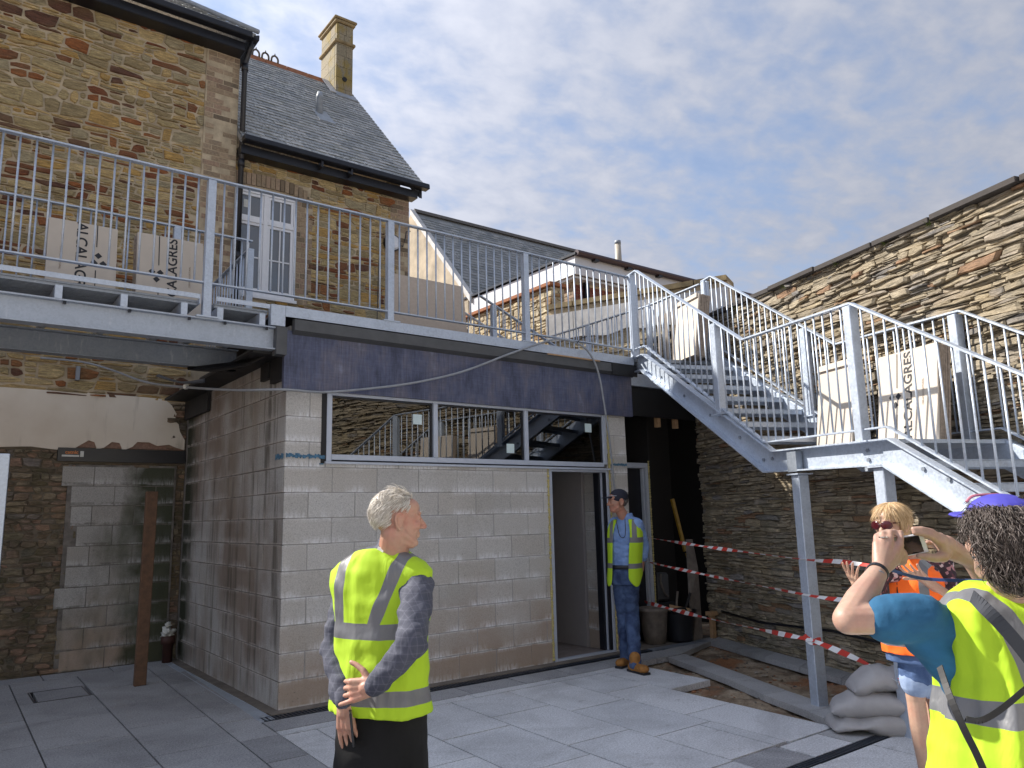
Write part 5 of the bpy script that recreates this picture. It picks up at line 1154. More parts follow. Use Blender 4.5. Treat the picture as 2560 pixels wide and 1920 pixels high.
def remesh(b, name, m, parent, vox, loc=None, it=3, wrinkle=0.0, wf=9, label=None):
    c = Vector(loc) if loc is not None else (WL[parent.name] if parent else Vector((0,0,0)))
    o = bpy.data.objects.new('tmp_mesh', b.mesh('tmp_mesh', m, True, c)); scn.collection.objects.link(o)
    r = o.modifiers.new('r', 'REMESH'); r.mode = 'VOXEL'; r.voxel_size = vox; r.use_smooth_shade = True
    s = o.modifiers.new('s', 'SMOOTH'); s.factor = .5; s.iterations = it
    me = bpy.data.meshes.new_from_object(o.evaluated_get(bpy.context.evaluated_depsgraph_get())); bpy.data.objects.remove(o); me.name = name
    me.materials.clear(); me.materials.append(m); me.polygons.foreach_set('use_smooth', [True]*len(me.polygons))
    if wrinkle:
        co = np.zeros(len(me.vertices)*3); me.vertices.foreach_get('co', co); no = np.zeros(len(me.vertices)*3); me.vertices.foreach_get('normal', no) if hasattr(me.vertices[0], 'normal') else None
        for i, v in enumerate(me.vertices):
            p = v.co; k = wrinkle*(noise.noise(Vector((p.x*wf, p.y*wf, p.z*wf*1.6)))+.5*noise.noise(Vector((p.x*wf*2.3, p.y*wf*2.3, p.z*wf*3.5)))); co[3*i] += no[3*i]*k; co[3*i+1] += no[3*i+1]*k; co[3*i+2] += no[3*i+2]*k
        me.vertices.foreach_set('co', co)
    return link(bpy.data.objects.new(name, me), c, parent)
def frame(az, pitch=0., roll=0.):
    f = Vector((math.sin(az)*math.cos(pitch), math.cos(az)*math.cos(pitch), math.sin(pitch))); r = Vector((math.cos(az), -math.sin(az), 0)); u = r.cross(f); return r, f, u
def M3(r, f, u): return Matrix((r, f, u)).transposed()
def head(b, c, az, pitch=0., s=1.0, fem=False):
    r, f, u = frame(az, pitch); T_ = lambda x, y, z: Vector(c)+(r*x+f*y+u*z)*s; m3 = M3(r, f, u); E_ = lambda x, y, z, a, bb_, cc: ellip(b, T_(x, y, z), (a*s, bb_*s, cc*s), m3); C_ = lambda p, q, ra, rb: capsule(b, T_(*p), T_(*q), ra*s, rb*s, 10)
    E_(0,-.018,.030,.073,.092,.088); E_(0,.030,-.02,.062,.066,.092); E_(0,.045,-.072,.040,.042,.034); E_(0,.072,-.094,.020,.020,.018); E_(0,.040,.045,.060,.052,.045)
    for sg in (-1, 1):
        E_(sg*.036,.070,-.022,.022,.020,.022); C_((sg*.048,.02,-.06),(sg*.022,.07,-.092),.020,.016); E_(sg*.076,-.012,-.010,.008,.020,.034)
        eh = [(sg*.080,.004,-.036),(sg*.082,-.008,-.044),(sg*.086,-.022,-.026),(sg*.089,-.030,-.004),(sg*.088,-.026,.018),(sg*.085,-.010,.026),(sg*.081,.004,.018),(sg*.079,.008,.004)]
        for p_, q_ in zip(eh, eh[1:]): C_(p_, q_, .0052, .0052)
        C_((sg*.030,-.005,-.075),(sg*.020,.055,-.098),.030,.020); E_(sg*.031,.080,.006,.013,.013,.010); C_((sg*.012,.090,.026),(sg*.045,.080,.026),.009,.008)
    C_((0,.090,.012),(0,.112,-.024),.009,.013); E_(0,.114,-.028,.014,.013,.011); E_(-.011,.103,-.031,.009,.010,.008); E_(.011,.103,-.031,.009,.010,.008)
    C_((-.018,.088,-.056),(.018,.088,-.056),.006,.006); C_((-.014,.087,-.067),(.014,.087,-.067),.007,.007)
    return T_, m3
def hand(b, w_, d, nrm, side, curl=(.3,.3,.35,.4), thumb=(.6,.3), s=1.0, splay=.10):
    d = Vector(d).normalized(); nrm = (Vector(nrm)-d*Vector(nrm).dot(d)).normalized(); l = d.cross(nrm)*side; w_ = Vector(w_)
    # d towards fingers, nrm out of the back of the hand, l towards the thumb
    for k, x in enumerate((-.030,-.010,.010,.030)): capsule(b, w_+l*x*.55*s, w_+(d*.082+l*x)*s, .015*s, .0125*s, 10)
    capsule(b, w_-d*.02*s, w_+d*.03*s, .024*s, .026*s, 10)
    L3 = [(.034,.022,.018),(.042,.026,.020),(.046,.028,.021),(.040,.025,.020)]
    for k, x in enumerate((-.031,-.0105,.0105,.031)):
        p = w_+(d*.084+l*x)*s; a = curl[k]; dd = (d+l*splay*x/.03).normalized()
        for i, ln in enumerate(L3[k]):
            aa = a*(1+.5*i)*(.9 if i == 0 else 1); ang = a*(i+1)*.95; q = p+(dd*math.cos(ang)-nrm*math.sin(ang))*ln*s; capsule(b, p, q, (.0092-.0006*i)*s, (.0086-.0007*i)*s, 8); p = q
    p = w_+(l*.022+d*.018-nrm*.006)*s; t1 = (l*math.cos(thumb[0]*.5)+d*math.sin(thumb[0])-nrm*thumb[1]).normalized()
    q = p+t1*.040*s; capsule(b, p, q, .015*s, .012*s, 8); t2 = (t1+d*.5-nrm*thumb[1]).normalized(); q2 = q+t2*.032*s; capsule(b, q, q2, .0115*s, .0105*s, 8); q3 = q2+(t2+d*.3).normalized()*.024*s; capsule(b, q2, q3, .0105*s, .009*s, 8)
def hairs(name, m, parent, c, az, pitch, radii, count, length, rad, test, dirf, seed=1, off=(0,-.018,.03), s=1.0, curl=0., lift=.3, seg=4, rand=.28):
    r, f, u = frame(az, pitch); rg = random.Random(seed); b = MB(); c = Vector(c)
    for _ in range(count*3):
        if count <= 0: break
        v = Vector((rg.gauss(0,1), rg.gauss(0,1), rg.gauss(0,1))).normalized()
        if not test(v): continue
        count -= 1
        loc = Vector((v.x*radii[0], v.y*radii[1], v.z*radii[2]))+Vector(off); n = Vector((v.x/radii[0], v.y/radii[1], v.z/radii[2])).normalized()
        g_ = dirf(v); t = (g_-n*g_.dot(n)); t = t.normalized() if t.length > 1e-3 else Vector((0,0,-1)); t = (t+Vector((rg.uniform(-1,1), rg.uniform(-1,1), rg.uniform(-1,1)))*rand).normalized()
        L_ = length*rg.uniform(.6,1.25); pts = [loc-n*.004]; p = loc; dr_ = (t+n*lift*rg.uniform(.3,1.3)).normalized(); ax = n.cross(t); ph = rg.random()*6.3
        for i in range(seg):
            p = p+dr_*L_/seg; dr_ = (dr_-n*(.16+lift*.25)+t*.1).normalized()
            if curl: dr_ = (dr_+(ax*math.cos(ph+i*1.9)+n*math.sin(ph+i*1.9))*curl).normalized()
            pts.append(p)
        w_ = rad*rg.uniform(.7,1.3); P = [c+(r*q.x+f*q.y+u*q.z)*s for q in pts]; b.tube(P, w_, 4, rs=[w_*(1-.8*(i/seg)**1.5) for i in range(seg+1)]); 
        k = len(b.f)-4*seg-2; rv = rg.random()
        for j in range(k, len(b.f)): b.a[j] = rv
    return b.build(name, m, parent, smooth=True, kind='stuff')
def hair_mat(name, c0, c1, c2):
    t = NT(name); c = t.ramp(t.rnd(), [(0, c0), (.5, c1), (1, c2)]); return t.fin(c, .42)
def skin_mat(name, col, red):
    t = NT(name); n = t.noise(14, 4, .6); n2 = t.noise(70, 4, .6); c = t.mix(t.ramp(n, [(.40, 0.), (.68, .75)]), col, red); c = t.mix(.35, c, t.ramp(n2, [(.3, .8), (.7, 1.15)]), 'MULTIPLY')
    m = t.fin(c, .5, 0., t.bump(n2, .25, .003)); t.b.inputs['Subsurface Weight'].default_value = .12; t.b.inputs['Subsurface Radius'].default_value = (.02,.008,.004); return m
def vest_mat(name, col, C, rv, bands, verts, ztop, slope=.0, edge=None):
    t = NT(name); P = t.sepz(); vm = t.n('ShaderNodeVectorMath'); vm.operation = 'DOT_PRODUCT'; sb = t.n('ShaderNodeVectorMath'); sb.operation = 'SUBTRACT'; t.l(t.g.outputs['Position'], sb.inputs[0]); sb.inputs[1].default_value = C; t.l(sb.outputs[0], vm.inputs[0]); vm.inputs[1].default_value = rv
    lat = vm.outputs['Value']; z = P[2]; mask_ = None
    wob = t.math('MULTIPLY', t.math('SUBTRACT', t.noise(5, 2), .5), .02); zw = t.math('ADD', z, wob)
    def band(v, a, b_): return t.math('MULTIPLY', t.math('GREATER_THAN', v, a), t.math('LESS_THAN', v, b_))
    for (a, b_) in bands: k = band(zw, a, b_); mask_ = k if mask_ is None else t.math('MAXIMUM', mask_, k)
    for (l0, hw, sl) in verts:
        x = t.math('SUBTRACT', lat, t.math('ADD', t.math('MULTIPLY', t.math('SUBTRACT', z, bands[0][1]), sl), l0)); k = t.math('MULTIPLY', band(x, -hw, hw), t.math('GREATER_THAN', z, bands[0][0])); mask_ = t.math('MAXIMUM', mask_, k)
    n = t.noise(4, 4, .5, (1,1,.5)); c = t.mix(.35, col, t.ramp(n, [(.3, .75), (.7, 1.1)]), 'MULTIPLY')
    c = t.mix(mask_, c, (.135,.138,.15)); r = t.math('SUBTRACT', .8, t.math('MULTIPLY', mask_, .35))
    w1 = t.noise(6, 4, .55, (1,1,.35), dist=.6); w2_ = t.noise(18, 3, .5, (1,1,.5))
    return t.fin(c, r, 0., t.bump(w2_, .25, .008, t.bump(w1, .5, .03)))
def cloth(name, c0, c1, sc=8, check=0., rough=.85, bump=.35, st=(1,1,1)):
    t = NT(name); n = t.noise(sc, 5, .55, st, dist=.4); c = t.mix(t.ramp(n, [(.35, 0.), (.65, 1.)]), c0, c1)
    if check:
        P = t.sepz()
        for ax, f_ in ((0, 38), (2, 38), (1, 38)):
            w_ = t.math('FRACT', t.math('MULTIPLY', P[ax], f_)); c = t.mix(t.math('MULTIPLY', t.math('GREATER_THAN', w_, .86), check), c, (.22,.22,.28))
    return t.fin(c, rough, 0., t.bump(t.noise(22, 4, .6, st), bump, .012))
YEL = (.38,.58,.016)
def lerp(a, b_, t): return Vector(a).lerp(Vector(b_), t)
# ---- man in the foreground, seen from behind
m1 = thing('person', (-.97,-3.78,0), 'grey haired man from behind in yellow vest with hands clasped behind his back', 'person')
az = R(58); r_, f_, u_ = frame(az); C = at(844,1400,2.9); C.z = 0; C = Vector((-1.0,-3.85,0))
base = lambda z, l=0., f=0.: C+r_*l+f_*f+Vector((0,0,z))
S_R, S_L = at(902,1264,2.82), at(754,1276,3.0); E_R, W_R = at(888,1392,2.60), at(808,1482,2.64); E_L, W_L = at(722,1400,2.90), at(744,1512,2.74)
hc = at(858,1122,2.9); nb = at(848,1190,2.92); mid = (S_R+S_L)/2
b = MB(); T_, m3 = head(b, hc, R(104), -.03, .93)
capsule(b, hc-Vector((0,0,.05))+f_*-.015, nb-Vector((0,0,.03)), .054, .062); pel = Vector((mid.x, mid.y, .88))+f_*.0
M['hair_grey'] = hair_mat('hair_grey', (.40,.36,.31), (.62,.57,.50), (.88,.85,.80)); M['skin_man'] = skin_mat('skin_ruddy', (.42,.25,.18), (.44,.18,.13))
for z, hw in ((.95,.14),(1.15,.14),(1.3,.15)): ellip(b, Vector((mid.x,mid.y,z)), (hw,hw*.7,.12), M3(r_, f_, u_))
capsule(b, Vector((mid.x,mid.y,.85))-r_*.08, Vector((mid.x,mid.y,.45))-r_*.1, .08, .055); capsule(b, Vector((mid.x,mid.y,.45))-r_*.1, Vector((mid.x,mid.y,.06))-r_*.1, .055, .035)
capsule(b, Vector((mid.x,mid.y,.85))+r_*.08, Vector((mid.x,mid.y,.45))+r_*.1, .08, .055); capsule(b, Vector((mid.x,mid.y,.45))+r_*.1, Vector((mid.x,mid.y,.06))+r_*.1, .055, .035)
for (S_, E_, W_) in ((S_R,E_R,W_R),(S_L,E_L,W_L)): capsule(b, mid+(S_-mid)*.5, S_, .06, .05); capsule(b, S_, E_, .045, .036); capsule(b, E_, W_, .036, .026)
hand(b, W_R, (at(738,1497,2.66)-W_R), -FW+Vector((0,0,.3)), 1, (.25,.55,.7,.75), (.5,.1), 1.0)
hand(b, W_L+Vector((0,0,-.01)), Vector((0,0,-1))+RT*.10, -FW*.8-RT*.4, -1, (.15,.2,.3,.5), (1.2,.5), 1.02)
remesh(b, 'body', M['skin_man'], m1, .0036, it=4)
for sg in (-1, 1): b = MB(); b.tube(smooth([T_(sg*.012,.096,.028), T_(sg*.03,.095,.033), T_(sg*.048,.083,.028)], 3), .004, 6); b.build('eyebrow', M['hair_grey'], m1, smooth=True)
M['hair_grey'] = hair_mat('hair_grey', (.40,.36,.31), (.62,.57,.50), (.88,.85,.80))
ht = lambda v: v.z > -.55 and not (v.y > .62 and v.z < .62) and not (abs(v.x) > .55 and v.y > -.22 and v.z < .22) and not (v.z < -.1 and v.y > -.2)
b = MB(); ellip(b, T_(0,-.024,.036), (.0745*.93,.0915*.93,.087*.93), m3); hb = b.build('hair_cap', M['hair_grey'], m1, smooth=True)
q = bpy.data.objects[hb.name]; bmx = bmesh.new(); bmx.from_mesh(q.data)
cc = WL[hb.name]; rh, fh, uh = frame(R(104), -.03)
kill = [v for v in bmx.verts if (lambda w_: not ht(Vector((w_.dot(rh)/.070, w_.dot(fh)/.087, w_.dot(uh)/.082))))(v.co+cc-T_(0,-.018,.03))]
bmesh.ops.delete(bmx, geom=kill, context='VERTS'); bmx.to_mesh(q.data); bmx.free()
hairs('hair', M['hair_grey'], m1, hc, R(104), -.03, (.076,.094,.090), 3600, .036, .0011, ht, lambda v: Vector((0,-.75,-.75)) if v.z < .6 else Vector((.35*(1 if v.x > 0 else -1),-.3,-.2)), 3, s=.93, lift=.22, rand=.22)
hairs('fringe', M['hair_grey'], m1, hc, R(104), -.03, (.074,.094,.088), 420, .055, .0012, lambda v: v.z > .55 and v.y > .1, lambda v: Vector((.3*(1 if v.x > 0 else -1),-.9,0)), 5, s=.93, lift=.75)
M['shirt_grey'] = cloth('grey_blue_check_shirt', (.036,.04,.062), (.07,.075,.105), 7, .12)
b = MB(); 
for (S_, E_, W_) in ((S_R,E_R,W_R),(S_L,E_L,W_L)): capsule(b, mid+(S_-mid)*.45, S_, .07, .060); capsule(b, S_, E_, .061, .053); capsule(b, E_, lerp(E_, W_, .93), .053, .040)
loft(b, [(Vector((mid.x,mid.y,z)), r_, f_, hw, hd) for z, hw, hd in ((.93,.165,.11),(1.0,.165,.11),(1.2,.175,.11),(1.30,.165,.10),(1.36,.10,.08),(1.41,.07,.07),(1.445,.064,.064))])
capsule(b, nb-Vector((0,0,.04)), nb+Vector((0,0,.030))+f_*.0, .064, .060)
remesh(b, 'shirt', M['shirt_grey'], m1, .007, it=2, wrinkle=.010, wf=12)
for (E_, W_) in ((E_R,W_R),(E_L,W_L)): b = MB(); capsule(b, lerp(E_,W_,.90), lerp(E_,W_,1.0), .040, .036); b.build('cuff', M['shirt_grey'], m1, smooth=True)
z1 = at(816,1345,2.8).z; z0 = at(816,1378,2.8).z; z3 = at(876,1480,2.8).z; z2 = at(876,1512,2.8).z
M['vest1'] = vest_mat('yellow_vest_back', YEL, mid, r_, [(z0, z1), (z2, z3)], [(-.125,.026,.02),(.040,.026,.36)], 1.4)
b = MB(); mo = mid+f_*.0
vz = [(.855,.200,.150,.0),(.90,.197,.146,.0),(.97,.188,.14,-.0),(1.05,.182,.135,0),(1.15,.182,.13,0),(1.24,.192,.125,0),(1.31,.205,.118,0),(1.36,.206,.108,.0),(1.392,.178,.096,0),(1.42,.122,.084,0),(1.44,.082,.074,0)]
loft(b, [(Vector((mo.x,mo.y,z))+f_*ff, r_, f_, hw, hd) for z, hw, hd, ff in vz], 48, 2.5, .020, 3)
o = remesh(b, 'vest', M['vest1'], m1, .0075, it=3, wrinkle=.009, wf=6)
M['black_cloth'] = cloth('black_trousers', (.0015,.0015,.002), (.004,.004,.005), 8, 0, .95, .2)
b = MB(); loft(b, [(Vector((mid.x,mid.y,z)), r_, f_, hw, hd) for z, hw, hd in ((.97,.160,.120),(.84,.168,.135),(.70,.175,.13),(.62,.18,.125))], 32, 2.4)
for sg in (-1, 1): capsule(b, Vector((mid.x,mid.y,.72))+r_*sg*.085, Vector((mid.x,mid.y,.42))+r_*sg*.10, .095, .078); capsule(b, Vector((mid.x,mid.y,.42))+r_*sg*.10, Vector((mid.x,mid.y,.09))+r_*sg*.11, .078, .065)
remesh(b, 'trousers', M['black_cloth'], m1, .009, it=2, wrinkle=.004)
b = MB()
for sg in (-1, 1): ft = Vector((mid.x,mid.y,.045))+r_*sg*.11; capsule(b, ft-f_*.05, ft+f_*.15, .045, .038)
remesh(b, 'shoe', M['black'], m1, .008)
MB().prism([nb+r_*-.03-f_*.075+Vector((0,0,-.012)), nb+r_*.0-f_*.078+Vector((0,0,-.02)), nb+r_*.005-f_*.072+Vector((0,0,.012)), nb+r_*-.022-f_*.070+Vector((0,0,.020))], -f_*.002).build('care_tag', M['rag'], m1)
ph0 = at(749,1535,2.70); ph1 = at(756,1608,2.69)
MB().bar(ph0+RT*.012, ph1+RT*.012, .068, .009, RT+FW*.25).build('phone', M['black'], None, bevel=.003, label='black smartphone held low in the left hand of the grey haired man', category='phone')
# ---- man by the door
m2 = thing('person', (3.45,-.6,0), 'man in dark cap, open yellow vest and blue jeans leaning by the doorway', 'person')
t2 = 8.0; hc = at(1334,1083,t2); nb = at(1345,1112,t2); S_L, S_R = at(1376,1132,t2-.05), at(1327,1130,t2+.1); mid = (S_L+S_R)/2
az = R(246); r_, f_, u_ = frame(az); hip = at(1350,1228,t2); K1, K2 = at(1347,1325,t2), at(1365,1328,t2-.05); F1, F2 = pZ(1353,1421,.08), pZ(1372,1434,.08)
E_L, W_L = at(1391,1176,t2+.06), at(1386,1224,t2+.05); E_R, W_R = at(1324,1180,t2+.12), at(1330,1228,t2+.05)
b = MB(); T_, m3 = head(b, hc, R(292), -.05, 1.0); capsule(b, hc-Vector((0,0,.05)), nb, .052, .056); capsule(b, nb, mid-Vector((0,0,.04)), .052, .05); capsule(b, mid-Vector((0,0,.12)), hip, .085, .09)
for (S_, E_, W_) in ((S_R,E_R,W_R),(S_L,E_L,W_L)): capsule(b, mid, S_, .06, .05); capsule(b, S_, E_, .045, .036); capsule(b, E_, W_, .036, .026)
for K_, F_ in ((K1,F1),(K2,F2)): capsule(b, lerp(hip, K_, .1), K_, .08, .055); capsule(b, K_, F_, .052, .036)
hand(b, W_L, at(1385,1262,t2)-W_L, Vector((.6,-.6,0)), 1, (.2,.2,.25,.3), (1.0,.2)); hand(b, W_R, Vector((0,0,-1)), Vector((-.7,.2,0)), -1)
remesh(b, 'body', skin_mat('skin_weathered', (.36,.19,.13), (.42,.16,.10)), m2, .006, it=1)
b = MB(); ellip(b, T_(0,-.02,.052), (.083,.102,.078), m3); ellip(b, T_(0,-.02,.03), (.084,.103,.055), m3); capsule(b, T_(-.035,.08,.045), T_(.035,.08,.045), .012, .012); ellip(b, T_(0,.115,.046), (.062,.062,.008), m3); remesh(b, 'cap', simple('navy_cap', (.012,.014,.028), .8), m2, .005, it=1)
hairs('hair', hair_mat('hair_dark_grey', (.03,.025,.02), (.08,.065,.055), (.35,.33,.31)), m2, hc, R(292), -.05, (.078,.096,.090), 500, .04, .0016, lambda v: v.z < .15 and v.z > -.85 and v.y < -.25, lambda v: Vector((0,-.2,-1)), 4)
hairs('beard', hair_mat('beard_grey', (.25,.24,.23), (.45,.43,.42), (.6,.6,.6)), m2, hc, R(292), -.05, (.058,.070,.10), 260, .012, .0013, lambda v: v.z < -.45 and v.y > .1, lambda v: Vector((0,.2,-1)), 6, off=(0,.03,-.01))
MB().tube(smooth([T_(-.07,.0,.055), T_(-.05,.085,.062), T_(0,.105,.060), T_(.05,.085,.062), T_(.07,0,.055)]), .004, 6).build('sunglasses', M['lead'], m2)
M['shirt_blue'] = cloth('light_blue_shirt', (.13,.22,.44), (.20,.31,.56), 10)
b = MB(); loft(b, [(hip.lerp(mid, (z-1.02)/.38)*1.0 if False else Vector((lerp(hip,mid,t)[0], lerp(hip,mid,t)[1], lerp(hip,mid,t)[2])), r_, f_, hw, hd) for t, hw, hd in ((-.12,.155,.11),(.0,.155,.115),(.4,.165,.12),(.8,.185,.115),(1.0,.17,.095),(1.10,.12,.08),(1.17,.078,.076),(1.24,.066,.068))])
for (S_, E_, W_) in ((S_R,E_R,W_R),(S_L,E_L,W_L)): capsule(b, lerp(mid,S_,.5), S_, .075, .066); capsule(b, S_, E_, .066, .056); capsule(b, E_, lerp(E_,W_,.55), .056, .052)
remesh(b, 'shirt', M['shirt_blue'], m2, .008, it=2, wrinkle=.010, wf=13)
z1 = 0; M['vest2'] = vest_mat('yellow_vest_open', YEL, mid, r_, [(at(1370,1171,t2).z, at(1370,1160,t2).z), (at(1370,1226,t2).z, at(1370,1215,t2).z)], [(-.125,.022,.0),(.125,.022,0)], 1.4)
b = MB(); vs, fs = [], []; n_ = 30; rows = [(-.22,.185,.150),(-.1,.178,.145),(.2,.172,.14),(.5,.180,.138),(.8,.192,.128),(1.0,.178,.105),(1.10,.13,.088)]
for (t, hw, hd) in rows:
    c = hip+(mid-hip)*t; op = .62 if t < .9 else .5
    for k in range(n_+1):
        a = math.pi/2+op*.72+(2*math.pi-op*1.44)*k/n_; fl = .006*noise.noise(Vector((k*.6, t*3, 1))); x, y = math.cos(a), math.sin(a); vs.append(c+r_*(hw+fl)*math.copysign(abs(x)**.85, x)+f_*(hd+fl)*math.copysign(abs(y)**.85, y)+Vector((0,0,-.03*max(0,1-t*8)*math.sin(k*.5) if t < 0 else 0)))
for i in range(len(rows)-1):
    for k in range(n_): fs.append((i*(n_+1)+k, i*(n_+1)+k+1, (i+1)*(n_+1)+k+1, (i+1)*(n_+1)+k))
b.add(vs, fs); o = b.build('vest', M['vest2'], m2, smooth=True); s = o.modifiers.new('s', 'SOLIDIFY'); s.thickness = .006; s.offset = 1; s2 = o.modifiers.new('ss', 'SUBSURF'); s2.levels = 1; s2.render_levels = 1
M['jeans'] = cloth('blue_jeans', (.016,.032,.085), (.06,.10,.20), 9, 0, .9, .5)
b = MB(); loft(b, [(hip+Vector((0,0,z)), r_, f_, hw, hd) for z, hw, hd in ((.02,.155,.115),(-.06,.165,.125),(-.16,.16,.12))])
for K_, F_, sg in ((K1,F1,-1),(K2,F2,1)): h0 = hip+Vector((0,0,-.08))+(K_-hip)*.15+r_*.0; capsule(b, h0+ (K_-(K1+K2)/2)*.9, K_, .098, .074); capsule(b, K_, F_+Vector((0,0,.0)), .074, .062)
remesh(b, 'jeans', M['jeans'], m2, .008, it=2, wrinkle=.012, wf=9)
b = MB(); loft(b, [(hip+Vector((0,0,.0)), r_, f_, .170, .130), (hip+Vector((0,0,.04)), r_, f_, .168, .128)]); b.build('belt', M['black'], m2, smooth=True)
M['boot'] = simple('tan_work_boot', (.36,.16,.035), .75, var=.4, scale=30)
for F_, d_ in ((F1, Vector((-.9,-.25,0))), (F2, Vector((-.15,-1,0)))):
    b = MB(); a = F_-Vector((0,0,.035)); capsule(b, a-d_*.05, a+d_*.13, .046, .046); capsule(b, a, F_+Vector((0,0,.06)), .052, .056); ellip(b, a+d_*.13+Vector((0,0,.004)), (.055,.055,.042)); remesh(b, 'boot', M['boot'], m2, .006, it=1)
    b = MB(); sdv = Vector((-d_.y, d_.x, 0)).normalized(); b.bar(Vector((a.x,a.y,.012))-d_*.09, Vector((a.x,a.y,.012))+d_*.185, .088, .024); b.build('boot_sole', M['black'], m2, bevel=.006)
MB().tube(smooth([nb+f_*.07+r_*.05-Vector((0,0,.04)), mid+f_*.13+r_*.02-Vector((0,0,.12)), mid+f_*.135-r_*.04-Vector((0,0,.12)), nb+f_*.07-r_*.05-Vector((0,0,.04))]), .004, 6).build('glasses_cord', M['black'], m2)
# ---- woman in the orange vest
w1 = thing('person', (1.95,-4.3,0), 'blonde woman in orange vest, sunglasses and denim shorts gesturing with both hands', 'person')
t2 = 4.35; hc = at(1925,1133,t2); r_, f_, u_ = frame(R(262)); S_R, S_L = at(1893,1238,t2), at(2035,1222,t2+.08); mid = (S_R+S_L)/2; nb = mid+Vector((0,0,.055)); nb = Vector((nb.x, nb.y, at(1950,1200,t2).z))
E_R, W_R = at(1893,1325,t2-.05), at(1852,1266,t2-.22); E_L, W_L = at(2052,1292,t2-.02), at(1995,1250,t2-.20); hip = Vector((mid.x, mid.y, at(1960,1400,t2).z))+RT*0
hip = at(1980,1390,t2+.02); K1, K2 = at(1978,1508,t2), at(2020,1510,t2+.03); F1, F2 = Vector((K1.x+.02,K1.y,.07)), Vector((K2.x+.02,K2.y,.07))
b = MB(); T_, m3 = head(b, hc, R(272), -.04, .97, True); capsule(b, hc-Vector((0,0,.05)), nb, .046, .05); capsule(b, nb, mid-Vector((0,0,.05)), .05, .09); capsule(b, mid-Vector((0,0,.06)), hip, .11, .13)
for (S_, E_, W_) in ((S_R,E_R,W_R),(S_L,E_L,W_L)): capsule(b, mid, S_, .05, .045); capsule(b, S_, E_, .042, .034); capsule(b, E_, W_, .035, .024)
for K_, F_ in ((K1,F1),(K2,F2)): capsule(b, lerp(hip, K_, .2), K_, .078, .052); capsule(b, K_, lerp(K_,F_,.4), .05, .05); capsule(b, lerp(K_,F_,.4), F_, .05, .033)
hand(b, W_R, at(1822,1208,t2-.3)-W_R, Vector((.2,.3,-1)), 1, (.12,.15,.2,.25), (1.2,-.2), .95, .25); hand(b, W_L, at(1950,1222,t2-.3)-W_L, Vector((.3,-.3,-1)), -1, (.15,.15,.2,.25), (1.4,-.2), .95, .25)
M['skin_woman'] = skin_mat('skin_tan', (.44,.28,.20), (.44,.22,.16)); remesh(b, 'body', M['skin_woman'], w1, .005, it=2)  # tan is her own skin colour
M['hair_blond'] = hair_mat('hair_blond', (.40,.25,.12), (.56,.38,.20), (.72,.55,.34))
b = MB(); ellip(b, T_(0,-.025,.036), (.080,.096,.090), m3); ellip(b, T_(0,-.045,-.03), (.080,.072,.085), m3); remesh(b, 'hair_base', M['hair_blond'], w1, .006, it=1)
hairs('hair', M['hair_blond'], w1, hc, R(272), -.04, (.083,.100,.094), 2600, .085, .0017, lambda v: v.z > -.12 and not (v.y > .50 and v.z < .50), lambda v: Vector((.05*(1 if v.x > 0 else -1),-.1,-1)), 7, lift=.03, seg=5, rand=.07)
hairs('fringe', M['hair_blond'], w1, hc, R(272), -.04, (.080,.100,.094), 700, .050, .0015, lambda v: v.z > .45 and v.y > .25, lambda v: Vector((0,.9,-.8)), 8, lift=.03, seg=5, rand=.06)
M['sg'] = simple('dark_red_sunglasses', (.06,.008,.012), .12)
for sg in (-1, 1): b = MB(); ellip(b, T_(sg*.034,.110,.002), (.032,.006,.025), M3(*frame(R(272)+sg*.25, -.04))); b.build('sunglass_lens', M['sg'], w1, smooth=True)
b = MB(); b.tube([T_(-.012,.116,.008), T_(.012,.116,.008)], .004, 6)
for sg in (-1, 1): b.tube([T_(sg*.062,.088,.014), T_(sg*.078,.0,.012)], .004, 6)
b.build('sunglass_frame', M['sg'], w1, kind='stuff')
def floral():
    t = NT('floral_sleeve'); v = t.n('ShaderNodeTexVoronoi'); v.inputs['Scale'].default_value = 55; t.l(t.g.outputs['Position'], v.inputs['Vector']); x = t.n('ShaderNodeSeparateXYZ'); t.l(v.outputs['Color'], x.inputs[0])
    c = t.ramp(x.outputs[0], [(0,(.03,.015,.02)),(.5,(.05,.02,.03)),(.62,(.36,.17,.18)),(.8,(.48,.36,.36)),(.92,(.10,.03,.04))], 'CONSTANT'); return t.fin(c, .85, 0., t.bump(t.noise(20), .3, .01))
M['floral'] = floral(); b = MB()
loft(b, [(hip.lerp(mid, t), r_, f_, hw, hd) for t, hw, hd in ((0,.165,.125),(.4,.15,.12),(.8,.165,.115),(1.0,.15,.09),(1.12,.08,.07))])
for (S_, E_, W_) in ((S_R,E_R,W_R),(S_L,E_L,W_L)): capsule(b, lerp(mid,S_,.5), S_, .068, .062); capsule(b, S_, lerp(S_,E_,.95), .062, .055)
capsule(b, E_L, lerp(E_L,W_L,.12), .053, .05); remesh(b, 'blouse', M['floral'], w1, .007, it=2, wrinkle=.007, wf=14)
M['vest3'] = vest_mat('orange_vest', (.95,.15,.012), mid, r_, [(at(1950,1318,t2).z, at(1950,1292,t2).z), (at(1950,1392,t2).z, at(1950,1372,t2).z)], [(-.10,.022,.0),(.10,.022,0)], 1.4)
b = MB(); loft(b, [(hip.lerp(mid, t)+f_*.01, r_, f_, hw, hd) for t, hw, hd in ((-.12,.180,.150),(.1,.175,.145),(.4,.168,.14),(.8,.172,.13),(1.0,.150,.105),(1.1,.10,.085),(1.14,.075,.07))], 40, 2.4, .01, 2); remesh(b, 'vest', M['vest3'], w1, .007, it=3, wrinkle=.007, wf=8)
M['denim'] = cloth('denim_shorts', (.035,.07,.17), (.09,.15,.30), 9, 0, .9, .5); b = MB()
